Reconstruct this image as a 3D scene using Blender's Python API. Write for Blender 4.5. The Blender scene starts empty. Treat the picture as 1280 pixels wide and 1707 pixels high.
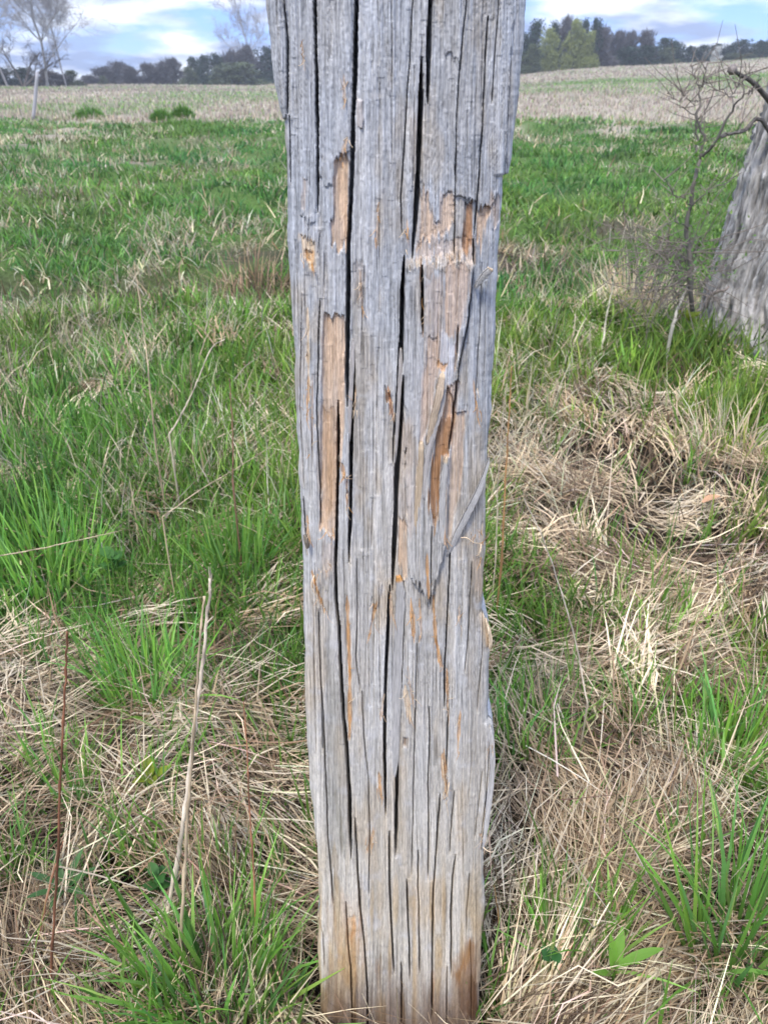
import bpy, math, random
import numpy as np
from mathutils import Vector, Matrix

rng = np.random.default_rng(7)
random.seed(7)
S = bpy.context.scene
COL = S.collection

# ------------------------------------------------------------------ camera
H = 1.35                      # eye height
FPX = 1282.0                  # focal length in photo pixels (photo 1280 x 1707)
PITCH = math.atan((853.5 - 128) / FPX)
cp, sp = math.cos(PITCH), math.sin(PITCH)
cd = bpy.data.cameras.new("camera")
cam = bpy.data.objects.new("camera", cd)
COL.objects.link(cam)
cam.location = (0, 0, H)
cam.rotation_euler = (math.pi / 2 - PITCH, 0, 0)
cd.sensor_fit = 'VERTICAL'
cd.sensor_height = 36.0
cd.sensor_width = 27.0
cd.lens = FPX / 1707 * 36.0
cd.clip_start = 0.02
cd.clip_end = 5000
cd.dof.use_dof = True
cd.dof.focus_distance = 0.84
cd.dof.aperture_fstop = 13.0
S.camera = cam

# ------------------------------------------------------------------ world, sun, exposure
SUN_EL, SUN_AZ = math.radians(58), math.radians(205)     # sun high behind the photographer, a little to the left
world = bpy.data.worlds.new("World")
S.world = world
world.use_nodes = True
wn, wl = world.node_tree.nodes, world.node_tree.links
wn.clear()
out = wn.new("ShaderNodeOutputWorld")
bg = wn.new("ShaderNodeBackground")
bg.inputs["Strength"].default_value = 0.10
sky = wn.new("ShaderNodeTexSky")
sky.sky_type = 'NISHITA'
sky.sun_disc = False
sky.sun_elevation = SUN_EL
sky.sun_rotation = SUN_AZ
sky.air_density = 1.0
sky.dust_density = 0.0
sky.ozone_density = 2.5
tc = wn.new("ShaderNodeTexCoord")
sep = wn.new("ShaderNodeSeparateXYZ")
wl.new(tc.outputs["Generated"], sep.inputs[0])
zc = wn.new("ShaderNodeMath"); zc.operation = 'MAXIMUM'; zc.inputs[1].default_value = 0.0
wl.new(sep.outputs["Z"], zc.inputs[0])
za = wn.new("ShaderNodeMath"); za.operation = 'ADD'; za.inputs[1].default_value = 0.22
wl.new(zc.outputs[0], za.inputs[0])
dx = wn.new("ShaderNodeMath"); dx.operation = 'DIVIDE'
dy = wn.new("ShaderNodeMath"); dy.operation = 'DIVIDE'
wl.new(sep.outputs["X"], dx.inputs[0]); wl.new(za.outputs[0], dx.inputs[1])
wl.new(sep.outputs["Y"], dy.inputs[0]); wl.new(za.outputs[0], dy.inputs[1])
cmb = wn.new("ShaderNodeCombineXYZ")
wl.new(dx.outputs[0], cmb.inputs[0]); wl.new(dy.outputs[0], cmb.inputs[1])
n1 = wn.new("ShaderNodeTexNoise")
n1.inputs["Scale"].default_value = 2.3
n1.inputs["Detail"].default_value = 7
n1.inputs["Roughness"].default_value = 0.55
mapn = wn.new("ShaderNodeMapping")
mapn.inputs["Location"].default_value = (3.1, 1.7, 0.4)
wl.new(cmb.outputs[0], mapn.inputs[0])
wl.new(mapn.outputs[0], n1.inputs["Vector"])
cr = wn.new("ShaderNodeValToRGB")                  # cloud cover
cr.color_ramp.elements[0].position = 0.36
cr.color_ramp.elements[1].position = 0.53
wl.new(n1.outputs["Fac"], cr.inputs[0])
n2 = wn.new("ShaderNodeTexNoise")
n2.inputs["Scale"].default_value = 2.6
n2.inputs["Detail"].default_value = 6
map2 = wn.new("ShaderNodeMapping")
map2.inputs["Location"].default_value = (-2.0, 5.0, 1.4)
wl.new(cmb.outputs[0], map2.inputs[0])
wl.new(map2.outputs[0], n2.inputs["Vector"])
cc = wn.new("ShaderNodeValToRGB")                  # cloud colour: grey-blue bases to bright tops
cc.color_ramp.elements[0].position = 0.42
cc.color_ramp.elements[0].color = (1.5, 1.95, 3.2, 1)
cc.color_ramp.elements[1].position = 0.66
cc.color_ramp.elements[1].color = (6.2, 6.5, 6.9, 1)
wl.new(n2.outputs["Fac"], cc.inputs[0])
mx = wn.new("ShaderNodeMix"); mx.data_type = 'RGBA'
wl.new(cr.outputs["Color"], mx.inputs["Factor"])
skt = wn.new("ShaderNodeMix"); skt.data_type = 'RGBA'; skt.blend_type = 'MULTIPLY'
skt.inputs["Factor"].default_value = 1
skt.inputs["B"].default_value = (0.27, 0.41, 0.92, 1)        # deep spring blue between the clouds
wl.new(sky.outputs[0], skt.inputs["A"])
# an overcast sky is brighter overhead than at the horizon (CIE: 1 + 2 sin h)
zz = wn.new("ShaderNodeMath"); zz.operation = 'MULTIPLY_ADD'; zz.inputs[1].default_value = 2.0; zz.inputs[2].default_value = 1.0
wl.new(zc.outputs[0], zz.inputs[0])
cl2 = wn.new("ShaderNodeVectorMath"); cl2.operation = 'SCALE'
wl.new(cc.outputs["Color"], cl2.inputs[0]); wl.new(zz.outputs[0], cl2.inputs["Scale"])
wl.new(skt.outputs["Result"], mx.inputs["A"])
wl.new(cl2.outputs[0], mx.inputs["B"])
wl.new(mx.outputs["Result"], bg.inputs["Color"])
wl.new(bg.outputs[0], out.inputs["Surface"])

sd = bpy.data.lights.new("sun", 'SUN')
sd.energy = 1.5
sd.angle = math.radians(10)
sd.color = (1.0, 0.93, 0.82)
sun = bpy.data.objects.new("sun", sd)
COL.objects.link(sun)
to_sun = Vector((math.sin(SUN_AZ) * math.cos(SUN_EL), math.cos(SUN_AZ) * math.cos(SUN_EL), math.sin(SUN_EL)))
sun.rotation_euler = to_sun.to_track_quat('Z', 'Y').to_euler()
sun.location = (0, -5, 20)

S.view_settings.view_transform = 'Standard'
S.view_settings.look = 'None'
S.view_settings.gamma = 1
S.view_settings.use_curve_mapping = False
S.view_settings.exposure = 1.3
S.render.engine = 'CYCLES'
S.cycles.use_denoising = True
S.cycles.max_bounces = 5
S.cycles.diffuse_bounces = 3
S.cycles.transmission_bounces = 3
S.cycles.volume_bounces = 0

# ------------------------------------------------------------------ helpers
def ray(px, py):
    xc = (np.asarray(px, float) - 640) / FPX
    yc = -(np.asarray(py, float) - 853.5) / FPX
    return xc, cp + yc * sp, -sp + yc * cp

def at(px, py, Y):
    """the point on the vertical plane y = Y seen at a photo pixel"""
    x, y, z = ray(px, py)
    t = Y / y
    return np.array([x * t, y * t, H + z * t])

def onground(px, py, zz=0.0):
    x, y, z = ray(px, py)
    t = (zz - H) / z
    return np.array([x * t, y * t])

def vnoise(x, y, seed=0):
    """2-D value noise, 0..1"""
    x = np.asarray(x, float); y = np.asarray(y, float)
    xi = np.floor(x).astype(np.int64); yi = np.floor(y).astype(np.int64)
    fx = x - xi; fy = y - yi
    fx = fx * fx * (3 - 2 * fx); fy = fy * fy * (3 - 2 * fy)
    def hsh(a, b):
        h = (a * 374761393 + b * 668265263 + seed * 974634533) & 0xFFFFFFFF
        h = ((h ^ (h >> 13)) * 1274126177) & 0xFFFFFFFF
        return ((h ^ (h >> 16)) & 0xFFFFFF) / float(0xFFFFFF)
    a = hsh(xi, yi); b = hsh(xi + 1, yi); c = hsh(xi, yi + 1); d = hsh(xi + 1, yi + 1)
    return (a * (1 - fx) + b * fx) * (1 - fy) + (c * (1 - fx) + d * fx) * fy

def fbm(x, y, seed=0, o=4):
    s, a, t = 0, 1.0, 0
    for k in range(o):
        s = s + a * vnoise(x * 2 ** k, y * 2 ** k, seed + k * 17)
        t += a; a *= 0.5
    return s / t

def sstep(a, b, x):
    t = np.clip((x - a) / (b - a), 0, 1)
    return t * t * (3 - 2 * t)

def mesh_obj(name, verts, faces, mat, parent=None, cols=None, smooth=False, link=True):
    """verts (N,3), faces (M,k) int array or list of such arrays"""
    me = bpy.data.meshes.new(name)
    verts = np.asarray(verts, np.float32)
    fl = faces if isinstance(faces, list) else [faces]
    fl = [np.asarray(f, np.int32) for f in fl if len(f)]
    tot = sum(f.size for f in fl); nf = sum(len(f) for f in fl)
    me.vertices.add(len(verts)); me.vertices.foreach_set("co", verts.ravel())
    me.loops.add(tot); me.polygons.add(nf)
    me.loops.foreach_set("vertex_index", np.concatenate([f.ravel() for f in fl]))
    starts, c = [], 0
    for f in fl:
        starts.append(c + np.arange(len(f)) * f.shape[1]); c += f.size
    me.polygons.foreach_set("loop_start", np.concatenate(starts).astype(np.int32))
    if smooth:
        me.polygons.foreach_set("use_smooth", np.ones(nf, bool))
    me.update(calc_edges=True)
    if cols is not None:
        at_ = me.color_attributes.new("Col", 'FLOAT_COLOR', 'POINT')
        rgba = np.ones((len(verts), 4), np.float32)
        rgba[:, :3] = cols
        at_.data.foreach_set("color", rgba.ravel())
    me.materials.append(mat)
    o = bpy.data.objects.new(name, me)
    if link:
        COL.objects.link(o)
    if parent:
        o.parent = parent
    return o

def tag(o, label=None, cat=None, group=None, kind=None):
    if label: o["label"] = label
    if cat: o["category"] = cat
    if group: o["group"] = group
    if kind: o["kind"] = kind
    return o

def empty(name, loc):
    o = bpy.data.objects.new(name, None)
    COL.objects.link(o)
    o.location = loc
    o.empty_display_size = 0.1
    return o

class Tubes:
    """collects tapered tubes along polylines into one mesh"""
    def __init__(s):
        s.v, s.f, s.c, s.t, s.n = [], [], [], [], 0
    def add(s, pts, rad, sides=6, col=None):
        pts = np.asarray(pts, float); n = len(pts)
        rad = np.broadcast_to(np.asarray(rad, float), (n,))
        d = np.gradient(pts, axis=0)
        d /= np.linalg.norm(d, axis=1, keepdims=True) + 1e-9
        ref = np.array([0.31, 0.87, 0.12]); 
        if abs(np.dot(d.mean(0), ref)) > 0.85: ref = np.array([1.0, 0, 0])
        a = np.cross(d, ref); a /= np.linalg.norm(a, axis=1, keepdims=True) + 1e-9
        b = np.cross(d, a)
        th = np.linspace(0, 2 * np.pi, sides, endpoint=False)
        ring = pts[:, None] + rad[:, None, None] * (np.cos(th)[None, :, None] * a[:, None] + np.sin(th)[None, :, None] * b[:, None])
        s.v.append(ring.reshape(-1, 3))
        i = np.arange(n - 1)[:, None] * sides; k = np.arange(sides)[None]
        k2 = (k + 1) % sides
        q = np.stack([i + k, i + k2, i + sides + k2, i + sides + k], -1).reshape(-1, 4) + s.n
        s.f.append(q)
        if sides >= 6:
            for e in (0, (n - 1) * sides):
                for k_ in range(1, sides - 1):
                    s.t.append((s.n + e, s.n + e + k_, s.n + e + k_ + 1) if e else (s.n, s.n + k_ + 1, s.n + k_))
        if col is not None:
            s.c.append(np.broadcast_to(np.asarray(col, float), (n * sides, 3)) if np.ndim(col) == 1 else np.repeat(np.asarray(col), sides, 0))
        s.n += n * sides
        return s
    def build(s, name, mat, parent=None, link=True):
        return mesh_obj(name, np.concatenate(s.v), [np.concatenate(s.f), np.array(s.t, int).reshape(-1, 3)], mat, parent,
                        np.concatenate(s.c) if s.c else None, True, link)

def smoothline(pts, n):
    """resample control points along a soft curve"""
    pts = np.asarray(pts, float)
    t = np.linspace(0, len(pts) - 1, n)
    i = np.clip(t.astype(int), 0, len(pts) - 2)
    f = (t - i)[:, None]
    p0 = pts[np.maximum(i - 1, 0)]; p1 = pts[i]; p2 = pts[i + 1]; p3 = pts[np.minimum(i + 2, len(pts) - 1)]
    return 0.5 * ((2 * p1) + (-p0 + p2) * f + (2 * p0 - 5 * p1 + 4 * p2 - p3) * f ** 2 + (-p0 + 3 * p1 - 3 * p2 + p3) * f ** 3)

# ------------------------------------------------------------------ materials
def newmat(name):
    m = bpy.data.materials.new(name); m.use_nodes = True
    n = m.node_tree.nodes
    return m, n, m.node_tree.links, n["Principled BSDF"]

def attr_mat(name, rough=0.85, trans=0.0, noise_scale=None, noise_amt=0.3, stretch=(1, 1, 1), bump=0.0, bump_dist=0.001, spec=0.3):
    m, n, l, p = newmat(name)
    p.inputs["Roughness"].default_value = rough
    p.inputs["Specular IOR Level"].default_value = spec
    a = n.new("ShaderNodeAttribute"); a.attribute_name = "Col"
    src = a.outputs["Color"]
    if noise_scale:
        t = n.new("ShaderNodeTexCoord"); mp = n.new("ShaderNodeMapping")
        mp.inputs["Scale"].default_value = stretch
        l.new(t.outputs["Object"], mp.inputs[0])
        nz = n.new("ShaderNodeTexNoise")
        nz.inputs["Scale"].default_value = noise_scale
        nz.inputs["Detail"].default_value = 5
        nz.inputs["Roughness"].default_value = 0.65
        l.new(mp.outputs[0], nz.inputs["Vector"])
        mr = n.new("ShaderNodeMapRange")
        mr.inputs[1].default_value = 0.3; mr.inputs[2].default_value = 0.7
        mr.inputs[3].default_value = 1 - noise_amt; mr.inputs[4].default_value = 1 + noise_amt
        l.new(nz.outputs["Fac"], mr.inputs[0])
        mul = n.new("ShaderNodeMix"); mul.data_type = 'RGBA'; mul.blend_type = 'MULTIPLY'
        mul.inputs["Factor"].default_value = 1
        l.new(src, mul.inputs["A"]); l.new(mr.outputs[0], mul.inputs["B"])
        src = mul.outputs["Result"]
        if bump:
            b = n.new("ShaderNodeBump")
            b.inputs["Strength"].default_value = bump; b.inputs["Distance"].default_value = bump_dist
            l.new(nz.outputs["Fac"], b.inputs["Height"]); l.new(b.outputs[0], p.inputs["Normal"])
    l.new(src, p.inputs["Base Color"])
    if trans:
        tr = n.new("ShaderNodeBsdfTranslucent"); l.new(src, tr.inputs["Color"])
        ms = n.new("ShaderNodeMixShader"); ms.inputs[0].default_value = trans
        l.new(p.outputs[0], ms.inputs[1]); l.new(tr.outputs[0], ms.inputs[2])
        l.new(ms.outputs[0], n["Material Output"].inputs["Surface"])
    return m

def flat_mat(name, col, var=0.25, scale=4.0, rough=0.9, trans=0.0):
    m, n, l, p = newmat(name)
    p.inputs["Roughness"].default_value = rough
    p.inputs["Specular IOR Level"].default_value = 0.2
    t = n.new("ShaderNodeTexCoord")
    nz = n.new("ShaderNodeTexNoise"); nz.inputs["Scale"].default_value = scale; nz.inputs["Detail"].default_value = 4
    l.new(t.outputs["Object"], nz.inputs["Vector"])
    oi = n.new("ShaderNodeObjectInfo")
    r = n.new("ShaderNodeValToRGB")
    r.color_ramp.elements[0].position = 0.3; r.color_ramp.elements[1].position = 0.7
    r.color_ramp.elements[0].color = tuple(c * (1 - var) for c in col) + (1,)
    r.color_ramp.elements[1].color = tuple(c * (1 + var) for c in col) + (1,)
    l.new(nz.outputs["Fac"], r.inputs[0])
    l.new(r.outputs[0], p.inputs["Base Color"])
    if trans:
        tr = n.new("ShaderNodeBsdfTranslucent"); l.new(r.outputs[0], tr.inputs["Color"])
        ms = n.new("ShaderNodeMixShader"); ms.inputs[0].default_value = trans
        l.new(p.outputs[0], ms.inputs[1]); l.new(tr.outputs[0], ms.inputs[2])
        l.new(ms.outputs[0], n["Material Output"].inputs["Surface"])
    return m

M_POST = attr_mat("weathered_wood", 0.82, 0, 1100, 0.34, (1, 1, 0.05), 0.5, 0.0008, 0.2)
M_GRASS = attr_mat("green_blade", 0.5, 0.45, spec=0.35)
M_STRAW = attr_mat("dry_blade", 0.75, 0.12, spec=0.25)
M_SOIL = attr_mat("soil_and_thatch", 0.95, 0, 30, 0.45, (1, 1, 1), 0.6, 0.02, 0.1)
M_BARK = attr_mat("bark", 0.9, 0, 45, 0.5, (1, 1, 0.22), 1.0, 0.02, 0.15)
M_STALK = attr_mat("dry_stalk", 0.7, 0, 150, 0.3, (1, 1, 0.2), 0.3, 0.001, 0.3)
M_TWIG = flat_mat("dark_twig", (0.15, 0.135, 0.115))

# ------------------------------------------------------------------ terrain
SKY_PX = np.array([-600, 0, 430, 880, 940, 1000, 1100, 1200, 1280, 1900.])
SKY_PY = np.array([141, 141, 142, 121, 115, 110.5, 107.5, 102, 96, 70.])
YS = 190.0
_sk = at(SKY_PX, SKY_PY, YS)
SKX, SKZ = _sk[0] / YS, _sk[2]

def ground_z(x, y):
    x = np.asarray(x, float); y = np.asarray(y, float)
    r = np.hypot(x, y)
    z = 0.10 * (fbm(x * 1.1 + 5, y * 1.1 + 3, 3, 3) - 0.5) * sstep(0.3, 1.5, r) * 1.6
    z = z + 0.05 * (vnoise(x * 3.1, y * 3.1, 9) - 0.5)
    z = z + 0.11 * (vnoise(x * 2.3 + 7, y * 2.0, 12) ** 2 - 0.3) * sstep(2.5, 5, y) * (1 - 0.8 * sstep(25, 40, y))
    # shallow ditch about five metres out, bank beyond it
    yc = 5.75 + 0.25 * (vnoise(x * 0.5, x * 0 + 2, 4) - 0.5) + 0.1 * x * sstep(0, 3, x)
    z = z - 0.26 * np.exp(-((y - yc) / 0.42) ** 2)
    z = z + 0.22 * sstep(6.2, 9.5, y) * (0.6 + 0.8 * vnoise(x * 0.25, y * 0.25, 21)) * (1 - 0.7 * sstep(18, 40, y))
    z = z + 0.22 * (fbm(x * 0.45, y * 0.45, 31, 3) - 0.5) * sstep(5, 9, y) * (1 - 0.6 * sstep(25, 60, y))
    # far field
    ratio = x / np.maximum(y, 1.0)
    zs = np.interp(ratio, SKX, SKZ)
    k = np.where(y > 28, (y - 28) / (YS - 28), 0)
    z = z + np.where(y > 28, zs * np.clip(k, 0, 1.0), 0)
    z = z - 0.012 * np.maximum(y - YS - 5, 0)
    return z

BIAS = [(*onground(1000, 1420), 0.38, 0.30, -0.30), (*onground(1000, 950), 0.55, 0.35, -0.10), (*onground(390, 880), 0.30, 0.40, 0.22), (*onground(90, 900), 0.35, 0.40, 0.16), (*onground(1120, 680), 0.7, 0.5, 0.10), (*onground(255, 1130), 0.16, 0.12, 0.20)]

def green_amount(x, y):
    """0..1, how much living grass grows at a spot"""
    n = fbm(x * 0.9 + 11, y * 0.9 + 4, 41, 3)
    n2 = fbm(x * 0.28 + 3, y * 0.28 + 9, 51, 3)
    # trodden straw to the right of the post's foot, richer growth to its left
    for gx_, gy_, rx_, ry_, am in BIAS:
        n = n + am * np.exp(-((x - gx_) / rx_) ** 2 - ((y - gy_) / ry_) ** 2)
    near = sstep(0.47, 0.63, n + 0.13 * sstep(1.1, 2.0, y) - 0.07 * sstep(1.4, 0.9, y))
    mid = sstep(0.34, 0.52, 0.6 * n + 0.4 * n2 + 0.05 * sstep(8, 12, y))
    g = near * (1 - sstep(3.6, 5.0, y)) + mid * sstep(3.6, 5.0, y)
    g = g * (1 - 0.75 * np.exp(-((y - 6.0) / 0.35) ** 2) * (vnoise(x * 0.8, y, 5) > 0.35))
    edge = 27 + 5 * (vnoise(x * 0.15, y * 0.0 + 1, 61) - 0.5) - 3 * sstep(0, 12, x)
    far = sstep(0.48, 0.64, fbm(x * 0.07, y * 0.05 + 7, 71, 3)) * 0.6
    # a greener strip across the right-hand field
    far = np.maximum(far, 0.9 * np.exp(-((y - 74) / 9) ** 2) * sstep(6, 16, x))
    far = np.maximum(far, 0.8 * np.exp(-((y - 120) / 20) ** 2) * sstep(-30, -50, x))
    return g * (1 - sstep(edge - 1.2, edge + 1.2, y)) + far * sstep(edge - 1.2, edge + 1.2, y)

def build_ground():
    fr = np.linspace(-0.95, 0.95, 221)
    bk = np.linspace(0.95, 2 * np.pi - 0.95, 60)[1:-1]
    ang = np.concatenate([fr, bk])
    rr = np.concatenate([[0.02], np.geomspace(0.18, 420, 220)])
    A, R = np.meshgrid(ang, rr)
    x, y = R * np.sin(A), R * np.cos(A)
    z = ground_z(x, y) - 0.02
    g = green_amount(x, y)[..., None]
    mixn = fbm(x * 2, y * 2, 81, 3)[..., None]
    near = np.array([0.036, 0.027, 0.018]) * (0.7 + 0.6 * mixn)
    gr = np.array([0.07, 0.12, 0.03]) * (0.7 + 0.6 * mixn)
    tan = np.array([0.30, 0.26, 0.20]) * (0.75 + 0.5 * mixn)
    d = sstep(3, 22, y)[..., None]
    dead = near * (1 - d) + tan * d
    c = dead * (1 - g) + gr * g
    c = np.where((y < -0.2)[..., None], near, c)
    nr, na = R.shape
    i = np.arange(nr - 1)[:, None] * na; k = np.arange(na)[None]; k2 = (k + 1) % na
    q = np.stack([i + k, i + na + k, i + na + k2, i + k2], -1).reshape(-1, 4)[:, ::-1]
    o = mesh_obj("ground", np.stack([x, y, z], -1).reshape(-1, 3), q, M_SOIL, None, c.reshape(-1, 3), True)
    tag(o, kind="structure")
build_ground()

# ------------------------------------------------------------------ the post
D = 0.66       # front face of the post
EDGE_L = [(-700, 405), (-200, 432), (0, 439), (40, 441), (100, 447), (150, 456), (197, 467), (203, 471), (300, 473), (400, 476), (500, 481), (620, 488), (780, 495),
          (900, 499), (1000, 503), (1130, 505), (1250, 508), (1330, 514), (1400, 524), (1470, 528), (1530, 530), (1545, 526), (1600, 529), (1650, 531), (1707, 533), (1800, 535)]
EDGE_R = [(-700, 925), (-200, 890), (0, 882), (80, 879), (140, 873), (200, 865), (260, 858), (292, 853), (297, 843), (350, 840), (420, 836), (560, 829), (680, 823),
          (760, 817), (830, 814), (930, 812), (1000, 808), (1035, 808), (1050, 815), (1075, 821), (1088, 820), (1092, 818), (1180, 818), (1214, 817), (1219, 822), (1240, 825), (1295, 826), (1340, 822), (1400, 813), (1420, 810), (1480, 808), (1520, 810), (1600, 804), (1707, 800), (1800, 798)]

# vertical cracks: (points in photo pixels, width px)
CRACKS = [
    ([(594.6, -400), (594.6, 0), (592, 109), (588, 195), (585, 312), (581, 410), (579.5, 517), (578, 620), (580, 680)], 6.5),
    ([(590, 600), (588, 640), (586, 724), (584, 820), (584, 870), (582, 940)], 5.5),
    ([(564, 670), (563.5, 780), (561, 878), (558.5, 944), (560, 1000), (564, 1042), (566.6, 1108), (570, 1157), (573, 1206), (577, 1259)], 5),
    ([(573, 1190), (577, 1247), (580, 1294), (582, 1340), (583, 1375), (585.6, 1435)], 5.5),
    ([(592, 1365), (595.6, 1450), (600, 1512), (606.6, 1575), (611, 1637), (613, 1800)], 3.6),
    ([(718, -400), (717.6, 0), (715, 98), (713, 175)], 8),
    ([(704, 95), (703, 113), (699, 234), (693.4, 351), (687.6, 432)], 8.5),
    ([(674, 425), (673, 440), (670, 483), (668.6, 569), (664, 641), (660, 690)], 7),
    ([(673, 625), (671, 660), (667, 710), (661.8, 780), (658.5, 862), (656, 928), (653.6, 985)], 7.5),
    ([(659, 690), (656, 740), (655, 775)], 3),
    ([(672, 970), (671, 1000), (670, 1042), (666.7, 1141), (662.5, 1210), (661, 1262), (661.5, 1325), (658.8, 1430)], 5.5),
    ([(650, 975), (648.6, 993), (646, 1059), (642, 1141), (640.4, 1259), (643, 1360)], 4.5),
    ([(648.8, 1385), (650, 1481), (653.4, 1559), (656.6, 1625)], 3.6),
    ([(677.5, 1465), (680, 1528), (683, 1635)], 3.2),
    ([(669, 1605), (669.5, 1650), (669, 1800)], 2.8),
    ([(697, 1415), (696.6, 1475), (698.8, 1512), (699.7, 1625)], 2.4),
    ([(716, 1180), (716, 1231), (713, 1309), (715, 1403), (713, 1470)], 2.8),
    ([(749, 1180), (747, 1200), (744, 1285)], 2.6),
    ([(757, 1320), (752, 1387), (750, 1428)], 2.4),
    ([(733, 1325), (728, 1419), (722, 1497), (720.6, 1606), (719, 1700)], 3.2),
    ([(759.5, 1428), (755, 1466), (752, 1528), (751, 1632)], 3.6),
    ([(783, 1460), (778, 1528), (777, 1560)], 1.8), ([(785, 1570), (786, 1640), (786, 1760)], 1.8),
    ([(535, 1150), (538, 1200), (541, 1278), (545.6, 1387), (551, 1450), (555, 1515)], 2.8),
    ([(576.5, 1505), (580, 1575), (584.7, 1622), (589, 1760)], 2.6),
    ([(604, 1150), (606.6, 1225), (614, 1294), (616, 1387), (613.7, 1500)], 1.9),
    ([(692, 1180), (691, 1225), (689, 1356), (685, 1465)], 1.9),
    ([(788, 1255), (781.5, 1348)], 1.4), ([(806, 1290), (792, 1408)], 1.8), ([(818, 1222), (815, 1290), (810, 1350), (803, 1405)], 2.0), ([(773, 1408), (772, 1470)], 1.6),
    ([(745.6, 1610), (744, 1760)], 2.2), ([(527, 1535), (538, 1569), (541, 1625)], 1.8),
    ([(524.7, -400), (524.7, 0), (527.4, 156), (529.4, 254), (528.6, 355)], 4.5),
    ([(471, -300), (472, 0), (477.8, 70), (477, 190)], 3.6), ([(480.5, 190), (482.5, 315)], 2.4),
    ([(687.6, -300), (687.6, 0), (682.5, 109), (674, 234), (668, 332), (670, 395)], 2.4),
    ([(655, -300), (654, 0), (652, 160)], 1.5), ([(633, 130), (631, 260)], 1.4),
    ([(778, -300), (777.4, 0), (765.7, 117), (760, 215), (756.7, 432)], 2.4),
    ([(834, -300), (832, 0), (826, 78), (820, 175)], 2.4),
    ([(814, 25), (804.8, 195), (797, 332), (791, 395)], 2.9), ([(853.6, 90), (846, 280)], 1.6), ([(828, 320), (826, 386)], 1.6),
    ([(790, 400), (791, 445)], 5.5),
    ([(502, 490), (499, 689), (505, 822)], 1.7), ([(533, 500), (530, 621), (526.5, 689), (533, 820), (533.5, 880)], 2.4),
    ([(608, 440), (602, 590)], 1.6), ([(629, 580), (627.5, 700), (627, 825)], 1.6),
    ([(736, 440), (735, 545), (729, 625)], 1.5), ([(790, 440), (781, 540), (765, 614), (754.5, 706), (747.5, 758)], 2.6),
    ([(703, 440), (703.5, 552)], 4.2), ([(765, 436), (760, 535)], 1.4), ([(764, 545), (761, 600)], 3.4),
    ([(750.5, 915), (749, 977), (745.4, 1059), (741.5, 1124), (740.5, 1186)], 3.4),
    ([(719.5, 870), (718.5, 930), (717.5, 1015)], 1.9), ([(773, 940), (768, 1080)], 1.5), ([(788, 940), (783, 1042), (775, 1128)], 1.8),
    ([(808, 1005), (804.5, 1108), (796, 1195)], 1.9), ([(694.6, 1070), (693, 1174), (690, 1262)], 1.8),
    ([(621, 830), (619, 915)], 1.7), ([(594.5, 930), (596, 1010), (593, 1095), (601, 1155)], 1.8),
    ([(612.6, 990), (614, 1075), (616, 1180)], 1.5), ([(522, 1005), (524, 1174), (527, 1262)], 1.6),
    ([(530.5, 1020), (534, 1141), (539, 1262)], 2.4), ([(504, 835), (509, 905)], 2.4),
    ([(714, 1140), (712, 1240)], 1.4), ([(641, 640), (640, 700)], 1.4), ([(553, 0), (552, 100)], 1.2), ([(515, 360), (512, 420)], 1.3),
    ([(534, 385), (528, 430)], 1.7), ([(541, 420), (539, 500)], 1.5),
    ([(805, 440), (801, 560), (795, 660)], 1.8), ([(812, 470), (808, 640)], 1.3),
]
GREY = None
TAN = (0.60, 0.42, 0.275); TAN2 = (0.55, 0.405, 0.30); DEEP = (0.38, 0.185, 0.07); ORANGE = (0.56, 0.29, 0.10); PALE = (0.68, 0.53, 0.36); BROWN = (0.20, 0.11, 0.055)
WHITE = (0.54, 0.53, 0.54)
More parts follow.
